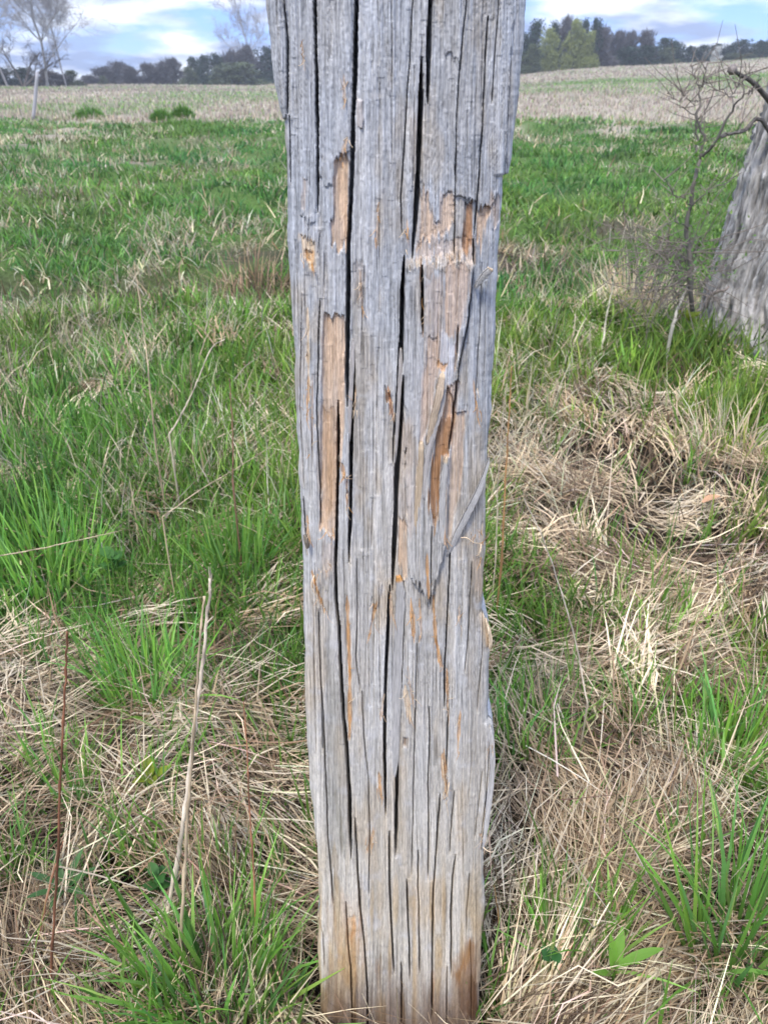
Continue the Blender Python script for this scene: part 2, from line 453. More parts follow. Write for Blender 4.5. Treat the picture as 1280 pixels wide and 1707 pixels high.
# torn patches: (polygon, height mm, colour, colour strength, edge softness px, jag px)
PATCHES = [
    # raised old skin
    ([(440, -500), (470, -500), (477, 120), (476, 190), (466, 200), (430, 120)], 2.5, GREY, 0, 2, 3),
    ([(722, -500), (775, -500), (767, 110), (755, 97), (742, 93), (738, 70)], 1.6, GREY, 0, 1.5, 4),
    ([(596, 165), (604, 168), (607, 200), (604, 216), (597, 210)], 1.8, TAN2, 0.35, 1.5, 3),
    ([(757, 200), (760, 120), (768, -500), (806, -500), (803, 200), (795, 337), (757, 326)], 2.2, GREY, 0, 1.5, 4),
    ([(797, 330), (804, 200), (822, 60), (835, -500), (890, -500), (842, 300), (822, 345), (800, 342)], 2.0, GREY, 0, 1.5, 5),
    ([(485, -500), (523, -500), (527, 250), (526, 368), (515, 374), (499, 352), (483, 280)], 1.4, GREY, 0, 1.5, 4),
    ([(530, -500), (590, -500), (584, 250), (560, 270), (555, 310), (541, 310), (531, 290)], 1.6, GREY, 0, 1.5, 4),
    # big proud plate in the middle right, ragged top at y = 430
    ([(676, 437), (690, 434), (702, 438), (716, 436), (728, 430), (745, 426), (760, 428), (772, 425), (789, 440), (784, 500), (772, 560), (760, 640), (748, 760), (742, 920), (715, 1000), (680, 960), (676, 800), (674, 600)], 6.5, GREY, 0, 1.6, 6),
    ([(678, 439), (690, 434), (716, 436), (728, 430), (745, 426), (772, 425), (789, 440), (788, 450), (760, 446), (730, 448), (700, 452), (680, 450)], 0.4, PALE, 0.38, 4, 4),
    ([(695, 405), (728, 395), (760, 400), (790, 400), (790, 436), (730, 430), (695, 436)], -0.8, TAN, 0.40, 5, 6),
    ([(708, 470), (738, 450), (738, 620), (712, 640)], 0.0, TAN2, 0.45, 6, 6),
    ([(690, 600), (714, 600), (705, 720), (690, 760)], 0.0, WHITE, 0.4, 6, 6),
    # exposed wood
    ([(557, 271), (577, 257), (582, 270), (581, 312), (577, 410), (574, 424), (553, 412), (550, 377), (555, 363), (556, 312)], -3.2, TAN, 0.9, 1.6, 4),
    ([(500, 397), (523, 396), (527, 422), (518, 446), (504, 430)], -1.6, PALE, 0.9, 3, 7),
    ([(508, 425), (522, 418), (519, 446), (510, 440)], -1.2, ORANGE, 0.8, 3, 5),
    ([(698, 318), (716, 322), (722, 370), (735, 374), (737, 325), (746, 320), (757, 332), (757, 376), (730, 395), (700, 400)], -1.6, TAN, 0.75, 5, 9),
    ([(775.5, 340), (789, 340), (787, 405), (781, 424), (771.5, 414)], -2.6, DEEP, 0.9, 2, 5),
    ([(793, 342), (818, 342), (810.6, 375), (801, 412), (794, 406)], -2.2, TAN, 0.9, 3, 7),
    ([(820, 325), (838, 330), (836, 372), (826, 380)], -1.0, TAN, 0.6, 4, 7),
    ([(540, 527), (574, 528), (575, 720), (570, 760), (563, 785), (561, 880), (558, 903), (543, 893), (533, 888), (534, 780), (534, 690), (537, 610)], -2.8, TAN, 0.88, 2, 4),
    ([(536, 690), (560, 690), (561, 860), (541, 870), (534, 780)], -0.6, (0.48, 0.285, 0.14), 0.6, 10, 6),
    ([(740, 440), (763, 434), (785, 444), (782, 483), (772, 543), (766, 552), (739, 546)], -0.4, TAN2, 0.85, 3, 4),
    ([(733, 552), (765, 572), (758, 610), (747, 640), (730, 625)], 0.2, WHITE, 0.8, 4, 3),
    ([(712, 560), (728, 560), (727, 622), (716, 690), (700, 745), (694, 860), (700, 700)], -1.2, TAN2, 0.8, 4, 3),
    ([(746, 640), (760, 690), (749, 755), (739, 760), (733, 820), (728, 850), (724, 872), (717, 845), (715, 800), (727, 710)], -3.8, DEEP, 0.92, 2.5, 4),
    ([(745, 640), (768, 640), (757, 690), (744, 700), (735, 700)], -2.0, TAN2, 0.85, 5, 3),
    ([(758, 690), (779, 690), (772, 780), (760, 860), (747, 905), (745, 830), (750, 760)], -2.2, TAN, 0.75, 3, 3),
    ([(663, 862), (678, 872), (676, 962), (668, 955), (661, 934)], -1.4, TAN, 0.85, 3, 5),
    ([(666, 700), (690, 700), (690, 880), (664, 880)], 0.0, TAN2, 0.35, 8, 3),
    ([(728, 604), (744, 602), (740, 614), (729, 613)], -1.0, ORANGE, 0.9, 2, 3),
    ([(502, 345), (506, 300), (512, 300), (510, 350)], -0.8, TAN, 0.4, 2, 4),
    ([(594, 1555), (603, 1545), (606, 1600), (598, 1625), (590, 1600)], -0.3, ORANGE, 0.45, 10, 12),
    ([(580, 1530), (594, 1530), (596, 1560), (584, 1580)], -0.5, ORANGE, 0.7, 5, 6),
    ([(545, 1510), (600, 1500), (606, 1600), (548, 1600)], 0.0, ORANGE, 0.22, 18, 14),
    ([(776, 1585), (786, 1578), (780, 1610), (765, 1640), (758, 1620)], -0.5, ORANGE, 0.85, 6, 9),
    ([(758, 1610), (775, 1620), (770, 1660), (756, 1650)], -0.3, BROWN, 0.6, 8, 9),
    ([(756, 1605), (797, 1568), (799, 1710), (768, 1715)], -0.3, (0.27, 0.14, 0.055), 0.75, 9, 12),
    ([(548, 1625), (575, 1600), (590, 1710), (545, 1715)], 0.0, (0.36, 0.24, 0.12), 0.5, 14, 12),
    ([(541, 1090), (572, 1150), (584, 1420), (548, 1430), (540, 1250)], 0.0, (0.25, 0.235, 0.20), 0.55, 12, 10),
    ([(640, 650), (648, 650), (652, 668), (644, 666)], -2.5, BROWN, 0.9, 2, 4),
    ([(672, 1232), (678, 1231), (677, 1246), (671, 1246)], -3.0, BROWN, 0.8, 1.5, 1),
    ([(600, 920), (618, 917), (632, 950), (638, 975), (628, 1010), (616, 1000), (612, 950)], 1.6, GREY, 0, 2.5, 3),
    ([(590, 440), (610, 446), (604, 510), (592, 500)], -0.8, BROWN, 0.3, 4, 6),
    ([(535, 900), (560, 906), (556, 960), (532, 960)], 0.4, TAN2, 0.35, 5, 6),
    ([(801, 1035), (809, 1035), (821, 1090), (812, 1090)], -1.0, PALE, 0.6, 3, 3),
    ([(790, 938), (811, 935), (809, 1000), (793, 990)], -0.7, TAN, 0.4, 5, 6),
]
# fibrous torn streaks: (x0,y0,x1,y1,width px, colour, strength, depth mm)
STREAKS = [
    (579, 1010, 583, 1124, 7, ORANGE, 0.9, 1.4), (583, 1120, 583, 1225, 5.5, ORANGE, 0.85, 1.4),
    (711, 925, 714, 990, 5, ORANGE, 0.85, 1.0), (722, 1005, 727, 1075, 5.5, ORANGE, 0.8, 1.0), (727, 1070, 735, 1110, 7, ORANGE, 0.9, 1.4),
    (685, 1005, 690, 1065, 6, ORANGE, 0.8, 1.0), (675, 1150, 683, 1200, 7.5, PALE, 0.9, 1.2), (694, 780, 693, 868, 4, PALE, 0.8, 0.6),
    (520, 965, 540, 1022, 4.5, ORANGE, 0.85, 1.6), (628, 1000, 615, 1064, 4, ORANGE, 0.75, 1.0), (745, 1130, 747, 1200, 4.5, ORANGE, 0.7, 1.6),
    (767, 1190, 763, 1256, 4, ORANGE, 0.75, 1.2), (738, 1258, 745, 1328, 7, ORANGE, 0.75, 1.4), (631, 1290, 636, 1330, 5, ORANGE, 0.7, 0.8),
    (623, 1385, 611, 1420, 5, ORANGE, 0.6, 0.8), (512, 530, 514, 660, 6, PALE, 0.85, 1.2), (513, 640, 511, 700, 3.5, ORANGE, 0.7, 1.0),
    (647, 650, 655, 700, 6, (0.42, 0.2, 0.09), 0.85, 1.6), (511, 870, 514, 912, 5.5, ORANGE, 0.7, 0.8), (600, 455, 604, 520, 5, TAN2, 0.6, 1.0),
    (592, 650, 590, 690, 4, ORANGE, 0.6, 1.4), (578, 230, 570, 262, 5, TAN, 0.6, 1.0), (573, 130, 575, 170, 4, TAN, 0.5, 0.8),
    (503, 75, 507, 112, 4, TAN, 0.45, 0.4), (738, 800, 724, 880, 4, ORANGE, 0.6, 0.6), (790, 640, 797, 700, 3.5, ORANGE, 0.6, 0.8),
    (570, 775, 574, 800, 6, ORANGE, 0.75, 1.0), (578, 800, 579, 845, 4.5, DEEP, 0.6, 1.4), (631, 345, 629, 410, 5, TAN, 0.55, 0.8),
    (678, 370, 681, 410, 5, TAN, 0.6, 0.8), (701, 440, 704, 545, 4.5, (0.26, 0.14, 0.07), 0.8, 3.0), (739, 870, 741, 905, 4, ORANGE, 0.7, 0.8),
    (762, 545, 757, 610, 4, (0.30, 0.16, 0.08), 0.6, 2), (650, 985, 655, 1030, 4, TAN, 0.7, 1.5), (766, 1015, 766, 1040, 4, TAN, 0.6, 0.5),
    (806, 890, 800, 930, 6, PALE, 0.6, 0.6), (723, 1620, 721, 1680, 3.5, ORANGE, 0.5, 0.8), (700, 1010, 702, 1060, 3, ORANGE, 0.5, 0.5),
    (640, 1160, 634, 1200, 3, ORANGE, 0.4, 0.5), (556, 948, 530, 955, 3, PALE, 0.6, 0.4), (815, 1245, 822, 1252, 3, ORANGE, 0.5, 0.3),
    (680, 1120, 690, 1180, 3, ORANGE, 0.4, 0.5), (520, 640, 520, 760, 2.5, ORANGE, 0.4, 0.6), (800, 1395, 812, 1412, 4, ORANGE, 0.6, 0.8),
    (545, 1640, 548, 1690, 8, (0.35, 0.24, 0.12), 0.5, 0.3), (628, 1600, 630, 1640, 7, BROWN, 0.4, 0.4), (557, 1420, 562, 1490, 10, (0.30, 0.22, 0.12), 0.45, 0.2),
    (787, 1640, 795, 1707, 14, BROWN, 0.8, 0.6), (560, 1330, 575, 1430, 9, (0.24, 0.22, 0.17), 0.5, 0.2), (632, 1700, 634, 1600, 8, (0.36, 0.25, 0.13), 0.4, 0.2),
]

def poly_sd(px, py, poly):
    """signed distance (negative inside) to a polygon"""
    P = np.asarray(poly, float); n = len(P)
    d2 = np.full(px.shape, 1e12); ins = np.zeros(px.shape, bool)
    for i in range(n):
        a, b = P[i], P[(i + 1) % n]
        e = b - a
        wx, wy = px - a[0], py - a[1]
        t = np.clip((wx * e[0] + wy * e[1]) / (e @ e + 1e-9), 0, 1)
        d2 = np.minimum(d2, (wx - e[0] * t) ** 2 + (wy - e[1] * t) ** 2)
        cond = ((a[1] > py) != (b[1] > py))
        with np.errstate(divide='ignore', invalid='ignore'):
            xc = a[0] + (py - a[1]) / (b[1] - a[1] + 1e-12) * e[0]
        ins ^= cond & (px < xc)
    d = np.sqrt(d2)
    return np.where(ins, -d, d)

POST_TOP = -640     # photo row of the post's top, out of frame
def post_field(px, py):
    """height (m) and colour of the post's front at photo coordinates"""
    h = np.zeros(px.shape)
    # base colour: cool silver above, warm and pale near the ground
    v = np.clip(py / 1707, -0.3, 1.05)
    top = np.array([0.42, 0.425, 0.435]); mid = np.array([0.49, 0.465, 0.425]); bot = np.array([0.545, 0.50, 0.42])
    w1 = sstep(0.2, 0.6, v)[..., None]; w2 = sstep(0.62, 0.95, v)[..., None]
    c = (top * (1 - w1) + mid * w1) * (1 - w2) + bot * w2
    # staves of different tone
    wob = 10 * (vnoise(px * 0.01, py * 0.004, 101) - 0.5)
    st = vnoise((px + wob) * 0.045, py * 0.0012, 102)
    st2 = vnoise((px + wob) * 0.11, py * 0.003, 103)
    c = c * (0.80 + 0.26 * st + 0.16 * st2)[..., None]
    blue = (fbm(px * 0.02, py * 0.006, 104, 3) - 0.5)[..., None]
    c = c * (1 + blue * np.array([-0.10, 0.0, 0.14]) * (1 - 0.6 * w2))
    warm = sstep(0.52, 0.75, fbm(px * 0.03, py * 0.008, 111, 3))[..., None]
    c = c * (1 - warm * 0.22 * np.array([0.1, 0.45, 0.9]))
    h += 0.0018 * (st - 0.5) + 0.0008 * (st2 - 0.5)
    # grain
    g1 = vnoise((px + wob) * 0.35, py * 0.010, 105); g2 = vnoise((px + wob) * 0.8, py * 0.02, 106); g3 = vnoise(px * 0.5, py * 0.22, 107)
    h += 0.0009 * (g1 - 0.5) + 0.0007 * (g2 - 0.5) + 0.0004 * (g3 - 0.5)
    h += 0.0007 * (fbm(px * 0.05, py * 0.03, 110, 3) - 0.5)
    c = c * (0.68 + 0.36 * g1 + 0.26 * g2)[..., None]
    dark = sstep(0.72, 0.92, vnoise((px + wob) * 0.55, py * 0.012, 108))[..., None]
    c = c * (1 - 0.38 * dark)
    fine = vnoise((px + wob) * 1.5, py * 0.03, 112); fl2 = vnoise((px + wob) * 1.1, py * 0.007, 113)
    lines = sstep(0.78, 0.95, fl2)
    h -= 0.0006 * lines
    lo = 1 - 0.5 * sstep(1200, 1450, py)
    c = c * (1 + 0.40 * (fine - 0.5) * lo)[..., None] * (1 - 0.36 * lines * lo)[..., None]
    speck = vnoise(px * 0.7, py * 0.35, 114)
    c = c * (0.93 + 0.14 * speck)[..., None]
    scuff = sstep(0.6, 0.85, fbm(px * 0.06, py * 0.05, 115, 3))[..., None]
    c = c * (1 - 0.5 * scuff) + 0.5 * scuff * np.array([0.52, 0.51, 0.50])
    h += 0.0005 * (vnoise(px * 0.25, py * 0.09, 116) - 0.5)
    # chatter marks of knots and tool bites low down
    ch = sstep(1380, 1450, py) * sstep(0.5, 0.7, vnoise(px * 0.03, py * 0.01, 120))
    h += 0.0009 * ch * (vnoise(px * 0.09 + py * 0.03, py * 0.16, 121) - 0.5)
    # patches
    for k, (poly, mm, col, cs, soft, jag) in enumerate(PATCHES):
        P = np.asarray(poly, float)
        m = (px > P[:, 0].min() - 30) & (px < P[:, 0].max() + 30) & (py > P[:, 1].min() - 40) & (py < P[:, 1].max() + 40)
        if not m.any(): continue
        x, y = px[m], py[m]
        y = y + jag * (0.3 + 1.6 * vnoise(x * 0.07, y * 0 + k, 129)) * (3.2 * (vnoise(x * 0.19 + 3 * k, y * 0.02 + k, 130 + k) - 0.5) + 2.2 * (vnoise(x * 0.47, y * 0.02, 131 + k) - 0.5) + 1.0 * (vnoise(x * 1.1, y * 0.03, 132 + k) - 0.5))
        x = x + 0.9 * jag * (vnoise(x * 0.05, y * 0.06, 150 + k) - 0.5)
        s = poly_sd(x, y, P)
        hm = np.clip(0.5 - s / 1.6, 0, 1)
        h[m] += mm * 0.001 * hm
        if col is not None:
            fr = 9.0 * (vnoise(px[m] * 0.30, py[m] * 0.012, 170 + k) - 0.5) + 4.0 * (vnoise(px[m] * 0.8, py[m] * 0.03, 171 + k) - 0.5)
            cm = np.clip(0.5 - (s + fr * min(1.0, soft / 2.5)) / max(soft * 2.2, 2.5), 0, 1)
            cm = cm * cm * (3 - 2 * cm)
            tone = (0.80 + 0.40 * vnoise(px[m] * 0.22, py[m] * 0.006, 160 + k)) * (0.85 + 0.3 * fine[m])
            cm = (cm * cs * (0.62 + 0.5 * vnoise(px[m] * 0.12, py[m] * 0.010, 175 + k)).clip(0, 1))[..., None]
            c[m] = c[m] * (1 - cm) + np.asarray(col) * tone[..., None] * cm
    # streaks
    for k, (x0, y0, x1, y1, w, col, cs, mm) in enumerate(STREAKS):
        m = (px > min(x0, x1) - 20) & (px < max(x0, x1) + 20) & (py > min(y0, y1) - 15) & (py < max(y0, y1) + 15)
        if not m.any(): continue
        x, y = px[m], py[m]
        y = y + 14 * (vnoise(x * 0.6, y * 0.02, 200 + k) - 0.5)
        t = np.clip(((x - x0) * (x1 - x0) + (y - y0) * (y1 - y0)) / ((x1 - x0) ** 2 + (y1 - y0) ** 2), -0.1, 1.1)
        d = np.hypot(x - (x0 + t * (x1 - x0)), y - (y0 + t * (y1 - y0)))
        ww = w * 0.5 * (0.45 + 1.1 * vnoise(y * 0.07, y * 0 + k, 220)) * np.sqrt(np.clip(4 * (t + .1) * (1.1 - t) / 1.44, 0, 1))
        mk = np.clip((ww - d) / 1.3 + 0.5, 0, 1)
        f = vnoise(x * 0.9, y * 0.05, 240 + k)
        h[m] += mk * 0.001 * (-mm + 2.2 * mm * (f - 0.35))
        a = (mk * cs * (0.55 + 0.6 * f))[..., None]
        a = np.clip(a, 0, 1)
        c[m] = c[m] * (1 - a) + np.asarray(col) * (0.75 + 0.5 * f)[..., None] * a
    # damp, soil-stained foot
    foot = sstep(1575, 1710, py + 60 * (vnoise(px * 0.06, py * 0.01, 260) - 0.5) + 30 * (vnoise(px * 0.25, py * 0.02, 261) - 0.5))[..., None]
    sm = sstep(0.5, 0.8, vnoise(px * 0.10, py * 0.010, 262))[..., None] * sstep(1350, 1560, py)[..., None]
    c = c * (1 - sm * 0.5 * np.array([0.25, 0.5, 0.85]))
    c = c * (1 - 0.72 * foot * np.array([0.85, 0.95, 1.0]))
    # cracks
    def crack(pts, w, seed):
        P = np.asarray(pts, float)
        y0, y1 = P[0, 1], P[-1, 1]
        m = (py > y0) & (py < y1) & (px > P[:, 0].min() - 20) & (px < P[:, 0].max() + 20)
        if not m.any(): return
        x, y = px[m], py[m]
        xc = np.interp(y, P[:, 1], P[:, 0]) + 1.4 * (vnoise(y * 0.012, y * 0, seed) - 0.5) + 0.8 * (vnoise(y * 0.06, y * 0, seed + 1) - 0.5)
        e = np.minimum(np.minimum((y - y0), (y1 - y)) / max(20.0, 10 * w), 1)
        ww = w * 0.5 * np.sqrt(np.clip(e, 0, 1)) * (0.8 + 0.4 * vnoise(y * 0.025, y * 0, seed + 2))
        ww = np.maximum(ww, 0.25 if w < 2 else 0.6)
        d = np.abs(x - xc)
        k = np.clip((ww + 0.40 - d) / 0.9, 0, 1)
        dep = min(0.060, (0.0016 * w if w < 1.4 else 0.0035 * w) + 0.0005 * w ** 3) * np.clip(e * 3, 0.2, 1)
        h[m] -= k * dep
        # lips a little raised one side
        h[m] += 0.0005 * np.exp(-((d - ww - 2) / 2.5) ** 2) * (1 if seed % 2 else -1)
    for k, (pts, w) in enumerate(CRACKS):
        w = w if w > 4 else w * 0.78
        crack(pts, w, 300 + 5 * k)
    r2 = np.random.default_rng(5)
    for k in range(180):               # hair checks
        t = r2.uniform(0.04, 0.96); y0 = r2.uniform(-500, 1650); L = r2.uniform(50, 260)
        xl = np.interp(y0, [e[0] for e in EDGE_L], [e[1] for e in EDGE_L]); xr = np.interp(y0, [e[0] for e in EDGE_R], [e[1] for e in EDGE_R])
        x = xl + t * (xr - xl); sl = (t - 0.5) * -0.09
        crack([(x, y0), (x + sl * L, y0 + L)], r2.uniform(0.5, 1.15), 900 + 3 * k)
    return h, np.clip(c, 0.01, 0.85)

def build_post():
    root = empty("wooden_post", (float(at(660, 1700, D)[0]), D, 0.0))
    base = np.array(root.location)
    rows = np.concatenate([np.linspace(POST_TOP, -20, 70)[:-1], np.arange(-20, 1760, 1.6), np.linspace(1760, 1950, 14)])
    NC = 400
    lx = np.interp(rows, [e[0] for e in EDGE_L], [e[1] for e in EDGE_L])
    rx = np.interp(rows, [e[0] for e in EDGE_R], [e[1] for e in EDGE_R])
    lx = lx + 3.4 * (vnoise(rows * 0.03, rows * 0, 401) - 0.5) + 0.9 * (vnoise(rows * 0.12, rows * 0, 402) - 0.5)
    rx = rx + 3.4 * (vnoise(rows * 0.03, rows * 0, 403) - 0.5) + 1.0 * (vnoise(rows * 0.12, rows * 0, 404) - 0.5)
    t = np.linspace(0, 1, NC)
    ker = np.ones(161) / 161
    slx = np.convolve(np.pad(lx, 80, 'edge'), ker, 'valid'); srx = np.convolve(np.pad(rx, 80, 'edge'), ker, 'valid')
    PX = slx[:, None] + (srx - slx)[:, None] * t + (lx - slx)[:, None] * sstep(0.10, 0, t)[None] + (rx - srx)[:, None] * sstep(0.90, 1, t)[None]
    PY = np.repeat(rows[:, None], NC, 1)
    h, c = post_field(PX, PY)
    P = at(PX, PY, D)                              # on the front plane
    X, Z = P[0], P[2]
    u = np.abs(2 * t - 1)[None]
    e = np.minimum(t, 1 - t)[None] * (X[:, -1:] - X[:, :1])       # metres from the edge
    rad = 0.011
    rnd = rad - np.sqrt(np.clip(rad ** 2 - np.clip(rad - e, 0, rad) ** 2, 0, None))
    back = 0.010 * u ** 3 + rnd
    Y = D + back - h
    nr = len(rows)
    # sides and back
    xl, xr, z = X[:, 0], X[:, -1], Z[:, 0]
    zr = Z[:, -1]
    sv, sc = [], []
    path = [(1.0, 0.013), (1.0, 0.05), (0.99, 0.10), (0.96, 0.150), (0.80, 0.172), (0.3, 0.176), (-0.3, 0.176), (-0.80, 0.172), (-0.96, 0.150), (-0.99, 0.10), (-1.0, 0.05), (-1.0, 0.013)]
    pq = np.linspace(0, len(path) - 1, 64)[1:-1]
    pf = np.interp(pq, range(len(path)), [p_[0] for p_ in path]); py_ = np.interp(pq, range(len(path)), [p_[1] for p_ in path])
    xm, hw = (xl + xr) / 2, (xr - xl) / 2
    for q_ in range(len(pq)):
        f, yy = pf[q_], py_[q_]
        st_ = vnoise(np.full(nr, q_ * 0.23), rows * 0.0012, 421)
        gr_ = vnoise(np.full(nr, q_ * 0.9), rows * 0.006, 422)
        ck = (vnoise(np.full(nr, q_ * 1.0), rows * 0.0022, 423) > 0.80)
        fade = min(1.0, min(q_, len(pq) - 1 - q_) / 5)
        dsp = fade * (0.004 * (st_ - 0.5) + 0.0015 * (gr_ - 0.5) - 0.010 * ck)
        nx = np.sign(f) * (1.0 if abs(f) > 0.85 else abs(f) * 0.3); ny = 0.0 if abs(f) > 0.97 else 1.0
        sv.append(np.stack([xm + hw * f * 0.999 + nx * dsp, D + yy + ny * dsp, z], -1))
        sc.append(np.array([0.40, 0.40, 0.41]) * (0.65 + 0.4 * st_ + 0.3 * gr_)[:, None])
    side = np.stack(sv, 1)
    V = np.concatenate([np.stack([X, Y, Z], -1), side], 1)
    scol = np.stack(sc, 1)
    C = np.concatenate([c, scol], 1)
    na = V.shape[1]
    i = np.arange(nr - 1)[:, None] * na; k = np.arange(na)[None]; k2 = (k + 1) % na
    q = np.stack([i + k, i + na + k, i + na + k2, i + k2], -1).reshape(-1, 4)
    # end caps
    cap = np.array([V[0].mean(0) + (0, 0, 0.006), V[-1].mean(0)])
    nv = nr * na
    tri = np.concatenate([np.stack([np.full(na, nv), np.arange(na), (np.arange(na) + 1) % na], -1),
                          np.stack([np.full(na, nv + 1), nv - na + (np.arange(na) + 1) % na, nv - na + np.arange(na)], -1)])
    VV = np.concatenate([V.reshape(-1, 3), cap]) - base
    CC = np.concatenate([C.reshape(-1, 3), [[0.3, 0.3, 0.3], [0.2, 0.15, 0.1]]])
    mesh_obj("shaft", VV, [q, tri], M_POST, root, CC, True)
    tag(root, "weathered grey wooden post, deeply cracked and gnawed down to orange wood, in front of everything", "post")

    def sliver(name, pts, width, thick, proud, col, label=None, tipcol=None, jag=0.0):
        """a strip of wood lying proud of the post: pts are photo pixels, proud = mm out at each point"""
        pts = np.asarray(pts, float)
        n = 26
        L = smoothline(np.column_stack([pts, np.broadcast_to(np.asarray(proud, float), (len(pts),)), np.broadcast_to(np.asarray(width, float), (len(pts),))]), n)
        hh, _ = post_field(L[:, 0].copy(), L[:, 1].copy())
        hh = np.maximum(hh, -0.004)
        m = 7
        d = np.gradient(L[:, :2], axis=0); d /= np.linalg.norm(d, axis=1, keepdims=True)
        nrm = np.stack([-d[:, 1], d[:, 0]], -1)
        s = np.linspace(-1, 1, m)
        VV, CCc = [], []
        rr = np.random.default_rng(int(pts.sum()))
        for face in (0, 1):
            for a in range(n):
                end = min(a, n - 1 - a)
                wv = L[a, 3] * (0.5 if end > 1 else 0.42 if end == 1 else 0.3) * (1 + 0.25 * (rr.random() - 0.5))
                for b in range(m):
                    j = jag * (rr.random() - 0.5) * 2 if end == 0 else 0
                    q_ = L[a, :2] + nrm[a] * s[b] * wv + d[a] * j
                    out_ = L[a, 2] * 0.001 - (thick * 0.001 if face else 0) - 0.0008 * abs(s[b]) ** 3 + (rr.random() - 0.5) * 0.0005
                    p = at(q_[0], q_[1], D)
                    VV.append([p[0], D + 0.002 - out_, p[2]])
                    mixv = tipcol if (tipcol is not None and a < 3) else col
                    CCc.append(np.asarray(mixv) * (0.8 + 0.4 * vnoise(np.array(b * 1.3 + a * 0.07), np.array(a * 0.1), 55)))
        F = []
        off = n * m
        for a in range(n - 1):
            for b in range(m - 1):
                q0 = a * m + b
                F.append((q0, q0 + m, q0 + m + 1, q0 + 1)); F.append((off + q0, off + q0 + 1, off + q0 + m + 1, off + q0 + m))
        for a in range(n - 1):
            for b in (0, m - 1):
                q0 = a * m + b
                F.append((q0, off + q0, off + q0 + m, q0 + m) if b == m - 1 else (q0, q0 + m, off + q0 + m, off + q0))
        for b in range(m - 1):
            for a in (0, n - 1):
                q0 = a * m + b
                F.append((q0, q0 + 1, off + q0 + 1, off + q0) if a == 0 else (q0, off + q0, off + q0 + 1, q0 + 1))
        o = mesh_obj(name, np.array(VV) - base, np.array(F), M_POST, root, np.array(CCc))
        if label: o["label"] = label
        return o
    g = (0.40, 0.37, 0.345); gl = (0.45, 0.43, 0.40)
    sliver("splinter", [(737, 617), (731, 650), (722, 690), (713, 735)], [9, 12, 11, 9], 4, [8, 13, 12, 9], (0.46, 0.36, 0.26), "torn tan splinter curling off the middle of the post", PALE, 3)
    sliver("splinter", [(741, 640), (733, 680), (722, 715), (712, 760), (706, 830)], [8, 9, 9, 9, 7], 3, [7, 10, 10, 9, 7], g)
    sliver("splinter", [(702, 732), (699, 790), (694, 850), (690, 900)], [9, 10, 8, 4], 3, [9, 9, 9, 7], (0.45, 0.35, 0.24), None, PALE, 3)
    sliver("splinter", [(743, 757), (738, 800), (736, 850), (738, 905)], [6, 10, 10, 7], 4, [9, 9, 8, 6], gl, None, PALE, 2)
    sliver("splinter", [(817, 772), (800, 815), (779, 856), (762, 890), (746, 928)], [4, 8, 10, 9, 4], 5, [-4, 2, 4, 3.5, 0], (0.40, 0.385, 0.365), "long grey splinter slanting across the right side of the post", None, 3)
    sliver("splinter", [(817, 445), (808, 455), (799, 468), (793, 480)], [9, 11, 9, 5], 4, [11, 9, 6, 3], gl, "short splinter with a pale broken tip sticking out near the right edge", PALE, 2)
    sliver("splinter", [(668, 582), (667, 620), (664, 680), (661, 735), (658, 775)], [5, 7, 6, 5, 3], 6, [2, 3, 3, 2, 0], g)
    sliver("splinter", [(664, 960), (667, 985), (665, 1050), (661, 1140), (657, 1240), (655, 1300)], [12, 14, 15, 16, 16, 12], 5, [3.5, 4, 3.5, 3, 2.5, 1], (0.42, 0.40, 0.375), "narrow loose strip with a torn orange top between two cracks", ORANGE, 2)
    sliver("splinter", [(653, 986), (652, 1010), (652, 1045)], [5, 6, 3], 3, [1, 2, 0.5], (0.45, 0.34, 0.25))
    sliver("splinter", [(818, 1222), (821, 1250), (822, 1290), (817, 1340), (811, 1390), (806, 1425)], [6, 9, 9, 9, 7, 5], 12, [-8, -6, -6, -6, -5, -5], (0.47, 0.45, 0.42), "pale slab splitting away from the lower right edge of the post", None, 3)
    sliver("splinter", [(812, 1045), (817, 1060), (819, 1078), (817, 1090)], [3, 5, 7, 4], 8, [-6, -4, -4, -6], PALE)
    sliver("splinter", [(508, 892), (511, 902), (513, 914)], [6, 7, 5], 3, [4, 5, 3], (0.20, 0.17, 0.13), "small dark chip near the left edge")
    sliver("splinter", [(588, 565), (588, 600), (585, 650), (583, 700), (582, 740)], [4, 6, 7, 6, 3], 4, [1, 3, 3, 2, 0], g)
    sliver("splinter", [(720, 436), (716, 445), (712, 470), (713, 500)], [10, 12, 11, 6], 4, [8, 9, 8, 6], (0.42, 0.36, 0.31), None, PALE, 3)
    # fine torn fibres, more than one could count
    T = Tubes(); r3 = np.random.default_rng(12)
    spots = [(s[0] + (s[2] - s[0]) * q_, s[1] + (s[3] - s[1]) * q_) for s in STREAKS[:44] for q_ in (0.2, 0.5, 0.9) if s[1] < 1450]
    spots += [(790 + i * 3, 888) for i in range(4)] + [(545 + 3 * i, 893) for i in range(5)] + [(505 + 4 * i, 430) for i in range(5)] + [(742, 1300 + 8 * i) for i in range(5)]
